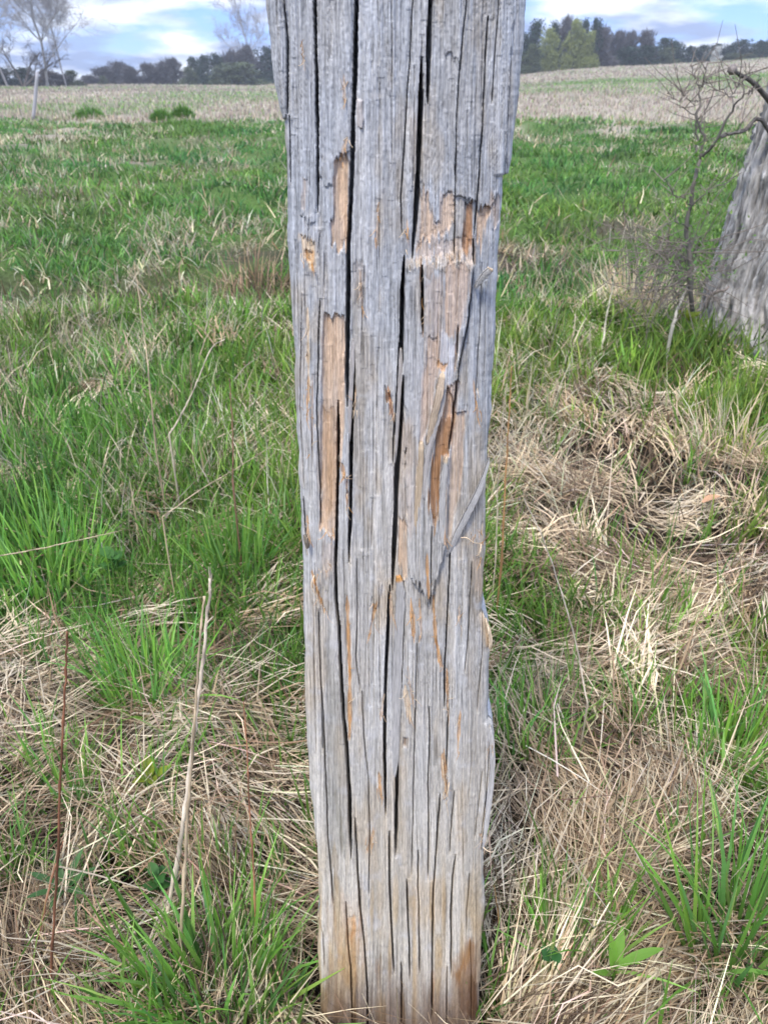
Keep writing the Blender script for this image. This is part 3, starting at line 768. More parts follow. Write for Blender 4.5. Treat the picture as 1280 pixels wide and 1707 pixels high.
    for (sx, sy) in spots:
        for k in range(2):
            a = r3.normal(0, 0.3) + (0 if r3.random() < 0.5 else np.pi); L_ = r3.uniform(6, 20)
            x0, y0 = sx + r3.normal(0, 2.5), sy + r3.normal(0, 6)
            pts = []
            bend = r3.normal(0, 0.35)
            for q_ in np.linspace(0, 1, 5):
                aa = a + bend * q_
                p = at(x0 + np.sin(aa) * L_ * q_, y0 + np.cos(aa) * L_ * q_, D)
                pts.append([p[0], D - 0.001 - 0.006 * q_ * r3.uniform(0.4, 1), p[2]])
            col = [PALE, ORANGE, TAN][r3.integers(3)]
            T.add(np.array(pts) - base, np.linspace(0.0004, 0.00015, 5), 4, np.asarray(col) * r3.uniform(0.8, 1.2))
    for pts in ([(768, 893), (776, 889), (788, 897), (800, 902)], [(801, 903), (797, 915), (793, 922)], [(805, 1408), (815, 1410), (823, 1413)], [(737, 1262), (739, 1290), (746, 1322)], [(525, 955), (520, 968), (528, 985), (537, 1010)],
                [(748, 1300), (744, 1315), (740, 1326)], [(812, 1040), (813, 1055)]):
        L = smoothline(pts, 9); p = at(L[:, 0], L[:, 1], D)
        T.add(np.stack([p[0], D - 0.004 - 0.005 * np.sin(np.linspace(0, np.pi, 9)), p[2]], -1) - base, np.linspace(0.0008, 0.0003, 9), 5, np.asarray(PALE))
    o = T.build("torn_fibre", M_POST, root); o["kind"] = "stuff"
build_post()

# ------------------------------------------------------------------ grass
def blades(base, head, lean, curve, length, width, col, tip, nseg=3, wdir=None, floor=None, kink=0.0):
    """ribbon blades; returns verts, faces, cols"""
    n = len(base)
    s = np.linspace(0, 1, nseg + 1)
    wprof = np.array([0.85, 1.0, 0.8, 0.5, 0.06]) if nseg == 4 else np.array([0.9, 1.0, 0.65, 0.05]) if nseg == 3 else np.array([1.0, 0.8, 0.06])
    P = np.zeros((n, nseg + 1, 3)); P[:, 0] = base
    dl = length / nseg
    head0 = head
    kh = rng.normal(0, kink, (n, nseg + 1)) * (rng.random((n, nseg + 1)) < 0.4) if kink else np.zeros((n, nseg + 1))
    for k in range(1, nseg + 1):
        ph = lean + curve * (s[k] + s[k - 1]) / 2 + kh[:, k] * 0.6
        head = head + kh[:, k]
        P[:, k, 0] = P[:, k - 1, 0] + dl * np.sin(ph) * np.cos(head)
        P[:, k, 1] = P[:, k - 1, 1] + dl * np.sin(ph) * np.sin(head)
        P[:, k, 2] = P[:, k - 1, 2] + dl * np.cos(ph)
    if floor is not None:
        gz = ground_z(P[..., 0], P[..., 1]) + floor[:, None]
        P[:, 1:, 2] = np.maximum(P[:, 1:, 2], gz[:, 1:])
    if wdir is None:
        wdir = head0 + np.pi / 2
    W = np.stack([np.cos(wdir), np.sin(wdir), np.zeros(n)], -1)
    half = (width[:, None] * wprof[None] * 0.5)[..., None] * W[:, None]
    V = np.stack([P - half, P + half], 2)              # n, nseg+1, 2, 3
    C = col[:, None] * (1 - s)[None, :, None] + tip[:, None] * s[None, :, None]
    C = np.repeat(C[:, :, None], 2, 2)
    i = (np.arange(n) * (nseg + 1) * 2)[:, None] + np.arange(nseg)[None] * 2
    F = np.stack([i, i + 1, i + 3, i + 2], -1).reshape(-1, 4)
    return V.reshape(-1, 3), F, C.reshape(-1, 3)

def merge(parts):
    V, F, C, n = [], [], [], 0
    for v, f, c in parts:
        V.append(v); F.append(f + n); C.append(c); n += len(v)
    return np.concatenate(V), np.concatenate(F), np.concatenate(C)

def in_post(x, y):
    return (np.abs(x - 0.015) < 0.14) & (y > D - 0.10) & (y < D + 0.2)

GREENS = np.array([[0.125, 0.25, 0.035], [0.16, 0.30, 0.05], [0.10, 0.21, 0.035], [0.20, 0.34, 0.075], [0.11, 0.24, 0.06]])
STRAWS = np.array([[0.47, 0.385, 0.275], [0.33, 0.25, 0.17], [0.66, 0.58, 0.44], [0.17, 0.115, 0.075], [0.47, 0.415, 0.335], [0.26, 0.195, 0.135], [0.085, 0.06, 0.042]]) * np.array([1.05, 0.99, 0.88])

def pick(pal, n, jit=0.2):
    c = pal[rng.integers(len(pal), size=n)]
    return c * (1 + jit * rng.normal(size=(n, 1))).clip(0.5, 1.6) * (1 + 0.06 * rng.normal(size=(n, 3)))

def tuft_blades(cx, cy, n, rad, hgt, wid, spread=0.35, pal=GREENS, lean_dir=None, lean_amt=0.0, drop=0.5, nseg=4, zoff=0.0):
    a = rng.uniform(0, 2 * np.pi, n); r = rad * np.sqrt(rng.random(n))
    x = cx + r * np.cos(a); y = cy + r * np.sin(a)
    z = ground_z(x, y) - 0.01 + zoff
    head = a + rng.normal(0, 0.7, n)
    lean = np.abs(rng.normal(0, spread, n)) * (0.3 + 0.7 * r / rad)
    if lean_dir is not None:
        hx = np.sin(lean) * np.cos(head) + lean_amt * math.cos(lean_dir); hy = np.sin(lean) * np.sin(head) + lean_amt * math.sin(lean_dir)
        head = np.arctan2(hy, hx); lean = np.clip(np.hypot(hx, hy), 0, 1.4)
    curve = np.abs(rng.normal(0.0, drop, n))
    L = hgt * rng.uniform(0.45, 1.1, n)
    w = wid * rng.uniform(0.6, 1.25, n)
    col = pick(pal, n, 0.18)
    tone = 1 + 0.15 * rng.normal()
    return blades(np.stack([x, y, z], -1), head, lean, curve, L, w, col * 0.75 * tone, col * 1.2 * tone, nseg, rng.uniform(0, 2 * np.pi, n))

# prominent tussocks seen one by one: (photo foot x, y, blades, radius m, height m, blade width, kind, label)
TUSSOCKS = [
    (375, 1690, 285, 0.098, 0.27, 0.0072, 'g', "dense bright green grass tussock beside the post's foot on the left"),
    (255, 1180, 225, 0.098, 0.24, 0.0072, 'g', "upright green grass clump just left of the thick dry stick's upper half"),
    (395, 965, 240, 0.086, 0.26, 0.0080, 'g', "tall green grass clump rising left of the middle of the post"),
    (70, 960, 300, 0.184, 0.30, 0.0087, 'g', "broad light green grass clump at the left edge at mid height"),
    (1225, 1600, 130, 0.086, 0.36, 0.0075, 'g', "long bladed green tussock at the lower right edge of the picture"),
    (930, 1590, 69, 0.057, 0.20, 0.0070, 'g', "thin green clump in straw right of the post's base"),
    (1003, 1590, 54, 0.034, 0.20, 0.0075, 'g', "narrow upright green clump beside the broad leafed sprout"),
    (1205, 1290, 105, 0.092, 0.24, 0.0075, 'g', "green grass clump rising above the long bladed tussock at right"),
    (868, 1255, 105, 0.081, 0.20, 0.0072, 'g', "loose green clump close behind the post's right edge"),
    (20, 1490, 90, 0.046, 0.17, 0.0080, 'g', "short green clump at the left edge beside the brown stem"),
    (110, 1340, 90, 0.081, 0.17, 0.0080, 'g', "sparse green clump around the top of the brown stem's lower half"),
    (1055, 545, 260, 0.22, 0.42, 0.0075, 's', "pale dead grass tuft fanning up in front of the leaning tree trunk"),
    (1215, 775, 200, 0.15, 0.30, 0.0060, 'd', "drooping pale dead grass mound below the tree trunk at right"),
    (45, 730, 240, 0.18, 0.26, 0.0065, 'd', "rounded mop of dead grass at the left edge"),
    (425, 480, 420, 0.34, 0.42, 0.0075, 'b', "brown drooping dead tussock on the ditch bank left of the post"),
    (280, 492, 300, 0.26, 0.32, 0.0075, 'b', "low brown dead tussock on the ditch bank left of the tall brown one"),
    (1240, 560, 200, 0.172, 0.15, 0.0090, 'g', "bright green grass growing against the foot of the tree trunk"),
    (870, 1700, 70, 0.05, 0.26, 0.0045, 'p', "pale straw spray leaning out beside the post's foot on the right"),
]
for (px, py, n, rad, hg, wd, kd, lab) in TUSSOCKS:
    gx, gy = onground(px, py)
    if kd == 'g':
        v, f, c = tuft_blades(gx, gy, n, rad, hg, wd, 0.34, GREENS, None, 0, 0.45, zoff=0.02)
        c = c * 1.4; m, nm, cat = M_GRASS, "grass_tussock", "grass tuft"
    elif kd == 's':
        v, f, c = tuft_blades(gx, gy, n, rad, hg, wd, 0.75, STRAWS[[0, 2, 4]] * 1.1, None, 0, 0.5)
        m, nm, cat = M_STRAW, "dead_grass_tussock", "dead grass tuft"
    elif kd == 'p':
        v, f, c = tuft_blades(gx, gy, n, rad, hg, wd, 0.5, STRAWS[[2, 2, 0]] * 1.2, math.radians(50), 0.5, 0.5)
        m, nm, cat = M_STRAW, "dead_grass_tussock", "dead grass tuft"
    else:
        pal = STRAWS[[0, 2, 4]] if kd == 'd' else STRAWS[[1, 3, 5, 6]]
        v, f, c = tuft_blades(gx, gy, n, rad, hg, wd, 0.55, pal, None, 0, 1.7)
        m, nm, cat = M_STRAW, "dead_grass_tussock", "dead grass tuft"
    base = np.array([gx, gy, float(ground_z(gx, gy))])
    o = mesh_obj(nm, v - base, f, m, None, c)
    o.location = base
    tag(o, lab, cat, "tussocks standing out of the meadow")

def build_grass():
    parts = []
    # -- green tufts, log-uniform with distance
    n = 6000
    y = np.exp(rng.uniform(np.log(0.85), np.log(29), n))
    x = rng.uniform(-1, 1, n) * (0.60 * y + 0.6)
    g = green_amount(x, y)
    keep = (rng.random(n) < g * 0.92 + 0.08) & ~in_post(x, y)
    x, y = x[keep], y[keep]
    for yy0, yy1, nseg, per in ((0, 2.2, 4, 24), (2.2, 6, 3, 28), (6, 40, 2, 28)):
        m = (y >= yy0) & (y < yy1)
        cx, cy = x[m], y[m]
        k = len(cx)
        if not k: continue
        rep = np.repeat(np.arange(k), per)
        N = len(rep)
        d = cy[rep]
        rad = (0.020 + 0.013 * d)
        bx = cx[rep] + rng.normal(0, 1, N) * rad; by = cy[rep] + rng.normal(0, 1, N) * rad
        bz = ground_z(bx, by) - 0.01
        th = (0.5 + 0.75 * rng.random(k))[rep]
        L = th * (0.10 + 0.10 * sstep(0.6, 2.5, d) + 0.03 * sstep(7, 15, d)) * rng.uniform(0.5, 1.2, N) * (1 - 0.38 * sstep(4.5, 8, d))
        w = 0.0056 * (d / 1.3) ** 0.60 * rng.uniform(0.6, 1.3, N)
        head = rng.uniform(0, 2 * np.pi, N)
        lean = np.abs(rng.normal(0.08, 0.32, N)) + 0.25 * sstep(3, 7, d) * rng.random(N); curve = np.abs(rng.normal(0, 0.5, N)) + 0.5 * sstep(3, 7, d) * rng.random(N)
        tone = (1 + 0.32 * rng.normal(size=k)).clip(0.4, 1.8)[rep][:, None]
        yel = (vnoise(bx * 0.7, by * 0.7, 501) - 0.5)[:, None]
        col = pick(GREENS, N, 0.15) * tone * (1 + yel * np.array([0.9, 0.25, 0.0]))
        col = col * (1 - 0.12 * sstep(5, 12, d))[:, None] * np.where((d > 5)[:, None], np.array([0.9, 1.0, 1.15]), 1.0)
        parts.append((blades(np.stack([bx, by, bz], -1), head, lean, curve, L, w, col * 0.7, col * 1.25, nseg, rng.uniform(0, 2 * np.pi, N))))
    # single upright shoots coming through the thatch
    k = 420
    cy = np.exp(rng.uniform(np.log(0.6), np.log(3.4), k)); cx = rng.uniform(-1, 1, k) * (0.60 * cy + 0.5)
    kp = ~in_post(cx, cy); cx, cy = cx[kp], cy[kp]; k = len(cx)
    per = 9; rep = np.repeat(np.arange(k), per); N = len(rep)
    bx = cx[rep] + rng.normal(0, 0.022, N); by = cy[rep] + rng.normal(0, 0.022, N)
    hd0 = rng.uniform(0, 6.28, k)[rep]
    col = pick(GREENS, N, 0.15) * (0.95 + 0.35 * rng.random(k))[rep][:, None]
    parts.append(blades(np.stack([bx, by, ground_z(bx, by) - 0.01], -1), hd0 + rng.normal(0, 1.0, N), np.abs(rng.normal(0.1, 0.2, N)), np.abs(rng.normal(0.1, 0.3, N)),
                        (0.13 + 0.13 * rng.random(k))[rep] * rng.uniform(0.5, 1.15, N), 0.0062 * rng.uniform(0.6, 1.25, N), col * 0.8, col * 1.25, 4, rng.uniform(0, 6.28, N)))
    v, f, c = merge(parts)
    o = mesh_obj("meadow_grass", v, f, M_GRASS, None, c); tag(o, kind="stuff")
    print("green tris", len(f) * 2)

    # -- matted dead grass lying in swaths
    parts = []
    def sheaves(K, per, y0, y1, wid, Lr, zl, nseg):
        """combed bundles of dead grass: every bundle has its own direction, colour and arch"""
        y = np.exp(rng.uniform(np.log(y0), np.log(y1), K)); x = rng.uniform(-1, 1, K) * (0.60 * y + 0.6)
        kp = rng.random(K) > 0.60 * green_amount(x, y)
        x, y = x[kp], y[kp]; K = len(x)
        q = 1.0 / (0.45 + 0.12 * y)
        ang = 2 * np.pi * 1.6 * fbm(x * 1.0 * q + 3, y * 1.0 * q + 8, 601, 2) + rng.normal(0, 0.30, K) + np.where(rng.random(K) < 0.35, np.pi, 0)
        rep = np.repeat(np.arange(K), per); N = len(rep); d = y[rep]
        sp = 0.016 + 0.012 * d
        bx = x[rep] + rng.normal(0, 1, N) * sp; by = y[rep] + rng.normal(0, 1, N) * sp
        kp = ~in_post(bx, by); rep, bx, by, d = rep[kp], bx[kp], by[kp], d[kp]; N = len(rep)
        a = ang[rep] + rng.normal(0, 0.24, N)
        ln0 = rng.uniform(0.95, 1.45, K)[rep] + rng.normal(0, 0.10, N)
        cv = np.abs(rng.normal(0.45, 0.35, K))[rep] + rng.normal(0, 0.15, N)
        L = rng.uniform(*Lr, K)[rep] * rng.uniform(0.6, 1.15, N)
        w = wid * rng.uniform(0.45, 1.35, N) * (d / 1.2) ** 0.6
        zo = (rng.random(K)[rep] * 0.7 + 0.3 * rng.random(N)) * zl
        col = (STRAWS[rng.choice(len(STRAWS), K, p=[.20, .16, .13, .13, .14, .12, .12])] * rng.uniform(0.75, 1.2, (K, 1)) * (1 + 0.22 * sstep(1.2, 1.7, y))[:, None])[rep] * (1 + 0.16 * rng.normal(size=(N, 1))).clip(0.5, 1.6)
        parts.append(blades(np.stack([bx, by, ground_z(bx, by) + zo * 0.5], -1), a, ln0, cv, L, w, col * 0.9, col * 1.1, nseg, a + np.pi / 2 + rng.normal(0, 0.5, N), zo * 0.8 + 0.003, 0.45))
    sheaves(800, 22, 0.42, 2.0, 0.0038, (0.12, 0.34), 0.11, 4)
    sheaves(900, 22, 1.3, 5.0, 0.0040, (0.12, 0.32), 0.12, 3)
    def lay(N, y0, y1, wid, Lr, zl, nseg, lr=(1.15, 1.62)):
        y = np.exp(rng.uniform(np.log(y0), np.log(y1), N)); x = rng.uniform(-1, 1, N) * (0.60 * y + 0.6)
        keep = ~in_post(x, y) & (rng.random(N) > 0.72 * green_amount(x, y))
        x, y = x[keep], y[keep]; N = len(x)
        q = 1.0 / (0.45 + 0.12 * y)
        ang = 2 * np.pi * 1.6 * fbm(x * 1.0 * q + 3, y * 1.0 * q + 8, 601, 2) + rng.normal(0, 0.24, N) + np.where(rng.random(N) < 0.5, 0, np.pi)
        lean = rng.uniform(lr[0], lr[1], N); curve = rng.normal(0.1, 0.35, N)
        L = rng.uniform(*Lr, N); w = wid * rng.uniform(0.5, 1.35, N) * (y / 1.2) ** 0.6
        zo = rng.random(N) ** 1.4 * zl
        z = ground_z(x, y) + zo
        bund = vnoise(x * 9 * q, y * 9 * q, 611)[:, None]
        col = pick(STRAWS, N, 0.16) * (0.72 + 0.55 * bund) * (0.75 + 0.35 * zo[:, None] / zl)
        parts.append(blades(np.stack([x, y, z], -1), ang, lean, curve, L, w, col, col * 1.1, nseg, ang + np.pi / 2 + rng.normal(0, 0.5, N), zo * 0.6 + 0.003, 0.4))
    lay(6500, 0.42, 2.0, 0.0033, (0.06, 0.26), 0.10, 3)
    lay(8000, 1.6, 5.5, 0.0035, (0.06, 0.24), 0.07, 3)
    lay(9000, 4.5, 28, 0.0032, (0.10, 0.24), 0.12, 2, (0.5, 1.5))
    # dead tufts among the green
    k = 1500
    cy = np.exp(rng.uniform(np.log(2.2), np.log(28), k)); cx = rng.uniform(-1, 1, k) * (0.60 * cy + 0.6)
    kp = rng.random(k) < sstep(0.41, 0.58, fbm(cx * 0.55, cy * 0.4, 651, 3)) + 0.13
    cx, cy = cx[kp], cy[kp]; k = len(cx); per = 44
    rep = np.repeat(np.arange(k), per); N = len(rep); dd = cy[rep]
    rd = 0.05 + 0.010 * dd
    bx = cx[rep] + rng.normal(0, 1, N) * rd; by = cy[rep] + rng.normal(0, 1, N) * rd
    col = pick(STRAWS[[0, 2, 0, 4, 1]], N, 0.15) * np.array([0.80, 0.88, 0.90]) * (0.8 + 0.5 * rng.random(k))[rep][:, None]
    parts.append(blades(np.stack([bx, by, ground_z(bx, by) - 0.01], -1), rng.uniform(0, 6.28, N), np.abs(rng.normal(0.35, 0.4, N)), np.abs(rng.normal(1.0, 0.8, N)),
                        (0.14 + 0.16 * rng.random(k))[rep] * rng.uniform(0.6, 1.3, N) * (1 - 0.35 * sstep(4, 7, dd)), 0.0034 * (dd / 1.3) ** 0.6 * rng.uniform(.6, 1.3, N), col * 0.85, col * 1.15, 3, rng.uniform(0, 6.28, N)))
    # loose half-standing dead blades
    lay(1500, 0.6, 4.5, 0.0028, (0.16, 0.38), 0.02, 4, (0.25, 1.15))
    v, f, c = merge(parts)
    o = mesh_obj("dead_grass", v, f, M_STRAW, None, c); tag(o, kind="stuff")
    print("straw tris", len(f) * 2)

    # -- dry field beyond
    parts = []
    N = 60000
    y = np.exp(rng.uniform(np.log(23), np.log(200), N)); x = rng.uniform(-1, 1, N) * (0.60 * y + 2)
    g = green_amount(x, y)
    edge = 27 - 3 * sstep(0, 12, x)
    keep = rng.random(N) < np.where(y > edge, 1, 0.25)
    x, y, g = x[keep], y[keep], g[keep]; N = len(x)
    isg = rng.random(N) < g * 0.9 + 0.12
    cl = fbm(x * 0.25, y * 0.12, 701, 3)
    L = (0.11 + 0.22 * cl) * rng.uniform(0.6, 1.3, N) * np.where(isg, 0.6, 1.0)
    w = 0.0009 * y * rng.uniform(0.6, 1.6, N)
    col = pick(np.array([[0.38, 0.33, 0.25], [0.31, 0.265, 0.215], [0.46, 0.41, 0.31], [0.26, 0.22, 0.185]]), N, 0.12)
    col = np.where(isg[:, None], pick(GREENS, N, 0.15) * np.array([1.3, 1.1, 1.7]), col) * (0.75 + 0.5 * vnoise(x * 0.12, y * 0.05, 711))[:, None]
    head = rng.uniform(0, 2 * np.pi, N)
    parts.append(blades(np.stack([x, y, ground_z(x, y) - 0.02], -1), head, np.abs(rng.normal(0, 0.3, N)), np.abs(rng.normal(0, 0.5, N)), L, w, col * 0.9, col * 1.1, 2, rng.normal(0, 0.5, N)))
    v, f, c = merge(parts)
    o = mesh_obj("field_grass", v, f, M_STRAW, None, c); tag(o, kind="stuff")
    print("field tris", len(f) * 2)
build_grass()

# ------------------------------------------------------------------ single dry stalks
PALEST = (0.44, 0.37, 0.27); RED = (0.26, 0.12, 0.065); TANST = (0.40, 0.31, 0.20); ORST = (0.40, 0.22, 0.09); GREYST = (0.38, 0.34, 0.30)
STALKS = [  # points (px, py, distance), radius at foot m, colour, label
    ([(80, 1730, .70), (95, 1450, .72), (104, 1200, .74), (110, 1050, .76)], 0.0024, (0.20, 0.085, 0.045), "slim upright red-brown stem near the left edge"),
    ([(262, 1610, .80), (300, 1400, .84), (335, 1130, .88), (353, 962, .92)], 0.0044, (0.56, 0.47, 0.36), "thick pale dry stick with a broken top standing left of the post"),
    ([(297, 1730, .70), (306, 1500, .76), (325, 1250, .82), (346, 1000, .88)], 0.0032, TANST, "tan stalk leaning along the thick pale stick"),
    ([(430, 1620, .74), (420, 1420, .80), (412, 1300, .84), (405, 1165, .88)], 0.0018, RED, "thin reddish stem between the thick stick and the post"),
    ([(30, 1720, .70), (62, 1560, .78), (90, 1440, .84), (98, 1400, .86)], 0.0024, RED, "reddish stem slanting up from the lower left corner"),
    ([(-20, 1505, .95), (100, 1570, .86), (180, 1620, .80), (260, 1650, .76)], 0.0022, (0.33, 0.2, 0.13), "reddish stem lying across the straw at lower left"),
    ([(15, 1550, .93), (95, 1455, 1.02), (215, 1310, 1.17), (335, 1165, 1.36)], 0.0024, TANST, "long tan stalk slanting behind the red-brown stem"),
    ([(826, 935, 1.72), (829, 830, 1.74), (836, 730, 1.76), (846, 640, 1.78)], 0.0020, PALEST, "pale upright stalk close to the post's right edge"),
    ([(836, 930, 1.70), (842, 800, 1.72), (848, 700, 1.74), (852, 608, 1.76)], 0.0026, ORST, "orange-brown upright stalk close to the post's right edge"),
    ([(980, 1175, 1.20), (962, 1080, 1.26), (935, 985, 1.32), (905, 900, 1.38), (872, 830, 1.44)], 0.0020, PALEST, "bent pale stalk arching over the grass right of the post"),
    ([(262, 760, 2.3), (252, 650, 2.36), (240, 540, 2.44), (228, 445, 2.5)], 0.0030, TANST, "tall tan stalk in the meadow left of the post"),
    ([(282, 725, 2.3), (305, 685, 2.34), (330, 630, 2.38), (352, 580, 2.42), (376, 566, 2.44)], 0.0030, PALEST, "pale stalk with a hooked top in the meadow left of the post"),
    ([(270, 862, 1.8), (330, 820, 1.9), (400, 780, 2.0), (460, 742, 2.1)], 0.0018, TANST, "straight pale stalk slanting down from the post through the left grass"),
    ([(388, 800, 1.95), (386, 740, 1.98), (383, 680, 2.0), (380, 630, 2.03)], 0.0026, (0.2, 0.11, 0.07), "dark thin stem standing left of the post's middle"),
    ([(826, 1650, .80), (829, 1590, .81), (832, 1530, .82), (826, 1478, .83)], 0.0018, ORST, "short orange stalk beside the post's lower right edge"),
    ([(880, 1465, .93), (1010, 1290, 1.10), (1085, 1140, 1.28)], 0.0020, (0.38, 0.26, 0.17), "orange-tan stalk slanting up through the straw right of the post"),
    ([(955, 1290, 1.13), (1040, 1395, 1.02), (1100, 1460, .95), (1180, 1565, .86)], 0.0024, TANST, "long tan stalk lying across the straw at lower right"),
    ([(-20, 932, 1.65), (80, 912, 1.70), (205, 885, 1.76)], 0.0018, TANST, "pale stalk lying across the grass at the left edge"),
    ([(1003, 590, 4.0), (1010, 540, 4.1), (1020, 500, 4.2), (1028, 450, 4.25)], 0.006, (0.45, 0.42, 0.3), "pale stalk rising from the dead grass tuft by the tree"),
    ([(1120, 545, 3.9), (1140, 500, 4.0), (1158, 452, 4.1)], 0.009, (0.40, 0.37, 0.30), "thick grey stalk leaning between the dead tuft and the tree trunk"),
]
_sn = [0]
def px_seed():
    _sn[0] += 3
    return _sn[0]
for pts, r, col, lab in STALKS:
    P = np.array([at(a, b, c) for a, b, c in pts])
    L = smoothline(P, 22)
    g = ground_z(L[:, 0], L[:, 1])
    if lab.find("lying") < 0:                       # root the foot in the soil
        foot = L[0].copy(); foot[2] = min(foot[2], g[0]) - 0.02
        if L[0, 2] > g[0]: L = np.vstack([foot, L])
    else:
        L[:, 2] = np.maximum(L[:, 2], g + 0.05)
    L = np.column_stack([np.interp(np.linspace(0, 1, 60), np.linspace(0, 1, len(L)), L[:, q_]) for q_ in range(3)])
    n = len(L)
    L = L + np.cumsum(rng.normal(0, r * 0.16, L.shape), 0) + rng.normal(0, r * 0.08, L.shape)
    T = Tubes()
    rad = np.linspace(r, r * 0.45, n) * (1 + 0.10 * rng.normal(size=n).clip(-1.5, 1.5))
    rad[rng.integers(3, 9)::9] *= 1.45                       # nodes
    cc_ = np.asarray(col) * (0.5 + 0.9 * vnoise(np.arange(n) * 0.35, np.full(n, px_seed()), 77))[:, None]
    base = L[0].copy()
    T.add(L - base, rad, 7, cc_)
    if "broken top" in lab:
        for k in range(4):
            e = L[-1] - base; T.add([e - (0, 0, .01), e + np.array([rng.normal(0, .003), rng.normal(0, .003), .012 + .01 * rng.random()])], [r * .35, r * .1], 5, np.tile(np.asarray(PALEST), (2, 1)))
        for q_ in (0.45, 0.62, 0.8):
            p = L[int(n * q_)] - base; T.add([p, p + (0.012 * rng.choice([-1, 1]), 0, 0.014)], [r * .35, r * .2], 5, np.tile(np.asarray(col), (2, 1)))
    o = T.build("dry_stalk", M_STALK); o.location = base
    tag(o, lab, "dry stalk", "single dry stalks in the meadow")

# ------------------------------------------------------------------ small broad-leaved plants and a dead leaf
def leaf(p, head, L, w, lean, curl, col, fold=0.25):
    n = 6
    s = np.linspace(0, 1, n)
    wp = np.sin(np.pi * np.clip(s * 0.93 + 0.05, 0, 1)) ** 0.8 * w / 2
    V, x, z = [], 0, 0
    for k in range(n):
        ph = lean + curl * s[k]
        if k: x += L / (n - 1) * math.sin(ph); z += L / (n - 1) * math.cos(ph)
        c = np.array([x * math.cos(head), x * math.sin(head), z])
        sd_ = np.array([-math.sin(head), math.cos(head), 0])
        up = np.array([-math.cos(ph) * math.cos(head), -math.cos(ph) * math.sin(head), math.sin(ph)])
        V += [p + c - sd_ * wp[k] + up * wp[k] * fold, p + c, p + c + sd_ * wp[k] + up * wp[k] * fold]
    F = []
    for k in range(n - 1):
        for b in (0, 1):
            q = k * 3 + b; F.append((q, q + 1, q + 4, q + 3))
    C = np.asarray(col) * (0.85 + 0.3 * np.tile([1, .7, 1], n))[:, None]
    return np.array(V), np.array(F), C

def plant(name, px, py, leaves, label, cat, stem=0.0, col=(0.12, 0.24, 0.03), zz=0.0):
    gx, gy = onground(px, py, zz)
    z0 = zz if zz else float(ground_z(gx, gy)) + 0.02
    root = empty(name, (gx, gy, z0))
    tag(root, label, cat)
    if stem:
        Tubes().add([(0, 0, -0.03), (0.002, 0, stem / 2), (0, 0.002, stem)], [0.0022, 0.002, 0.0015], 6, np.tile(np.asarray(col) * 0.8, (3, 1))).build("stem", M_GRASS, root)
    for (hd, L, w, ln, cu, hz) in leaves:
        v, f, c = leaf(np.array([0, 0, hz]), hd, L, w, ln, cu, np.asarray(col) * rng.uniform(0.85, 1.15))
        mesh_obj("leaf", v, f, M_GRASS, root, c, True)
plant("broad_leaf_sprout", 1022, 1625, [(0.2, .085, .017, .9, .6, .02), (1.9, .075, .016, .25, .2, .0), (1.2, .07, .018, .5, .3, .01), (3.4, .05, .013, .8, .4, .0)], "fresh broad leafed green sprout in the straw at lower right", "sprout", 0.03, (0.15, 0.30, 0.04), 0.09)
plant("broad_leaf_sprout", 255, 1310, [(0.3, .05, .022, .9, .3, .02), (2.0, .05, .022, .7, .3, .02), (3.9, .045, .02, .9, .3, .02), (5.2, .05, .02, .8, .4, .02), (1.2, .04, .018, .3, .3, .03)], "small yellow-green leafy seedling left of the leaning stalks", "seedling", 0.03, (0.22, 0.28, 0.03), 0.07)
plant("clover_plant", 915, 1620, [(k * 1.25, .022, .020, 1.1, .3, .03 + .006 * k) for k in range(5)], "dark green clover plant low in the straw near the post", "clover", 0.035, (0.04, 0.13, 0.035), 0.05)
plant("broad_leaf_sprout", 1143, 552, [(k * 1.3, .09, .06, .6, .4, .05) for k in range(5)], "yellow-green leafy plant at the foot of the dead tuft near the tree", "sprout", 0.06, (0.24, 0.30, 0.02), 0.10)
plant("rosette_weed", 110, 1490, [(k * 0.9 + .3, .075, .014, .7, .5, .01) for k in range(7)], "narrow leafed green rosette right beside the brown stem", "weed", 0, (0.07, 0.16, 0.05), 0.06)
plant("leafy_weed", 265, 1480, [(k * 1.1, .03, .02, .9, .4, .015 * (k % 3)) for k in range(8)], "dark green leafy weed beneath the leaning stalks", "weed", 0.04, (0.05, 0.14, 0.03), 0.06)
plant("leafy_weed", 190, 950, [(k * 1.1, .05, .035, .9, .4, .02 * (k % 3)) for k in range(9)], "leafy green weed in the grass left of centre", "weed", 0.05, (0.06, 0.16, 0.03), 0.05)
gx, gy = onground(1180, 838, 0.10)
v, f, c = leaf(np.array([-0.02, 0, 0]), 0.4, 0.075, 0.03, 1.25, 0.3, (0.45, 0.26, 0.15), 0.5)
o = mesh_obj("dead_leaf", v, f, M_STRAW, None, c, True); o.location = (gx, gy, 0.10)
tag(o, "curled orange-brown dead leaf on the pale grass at right", "dead leaf")

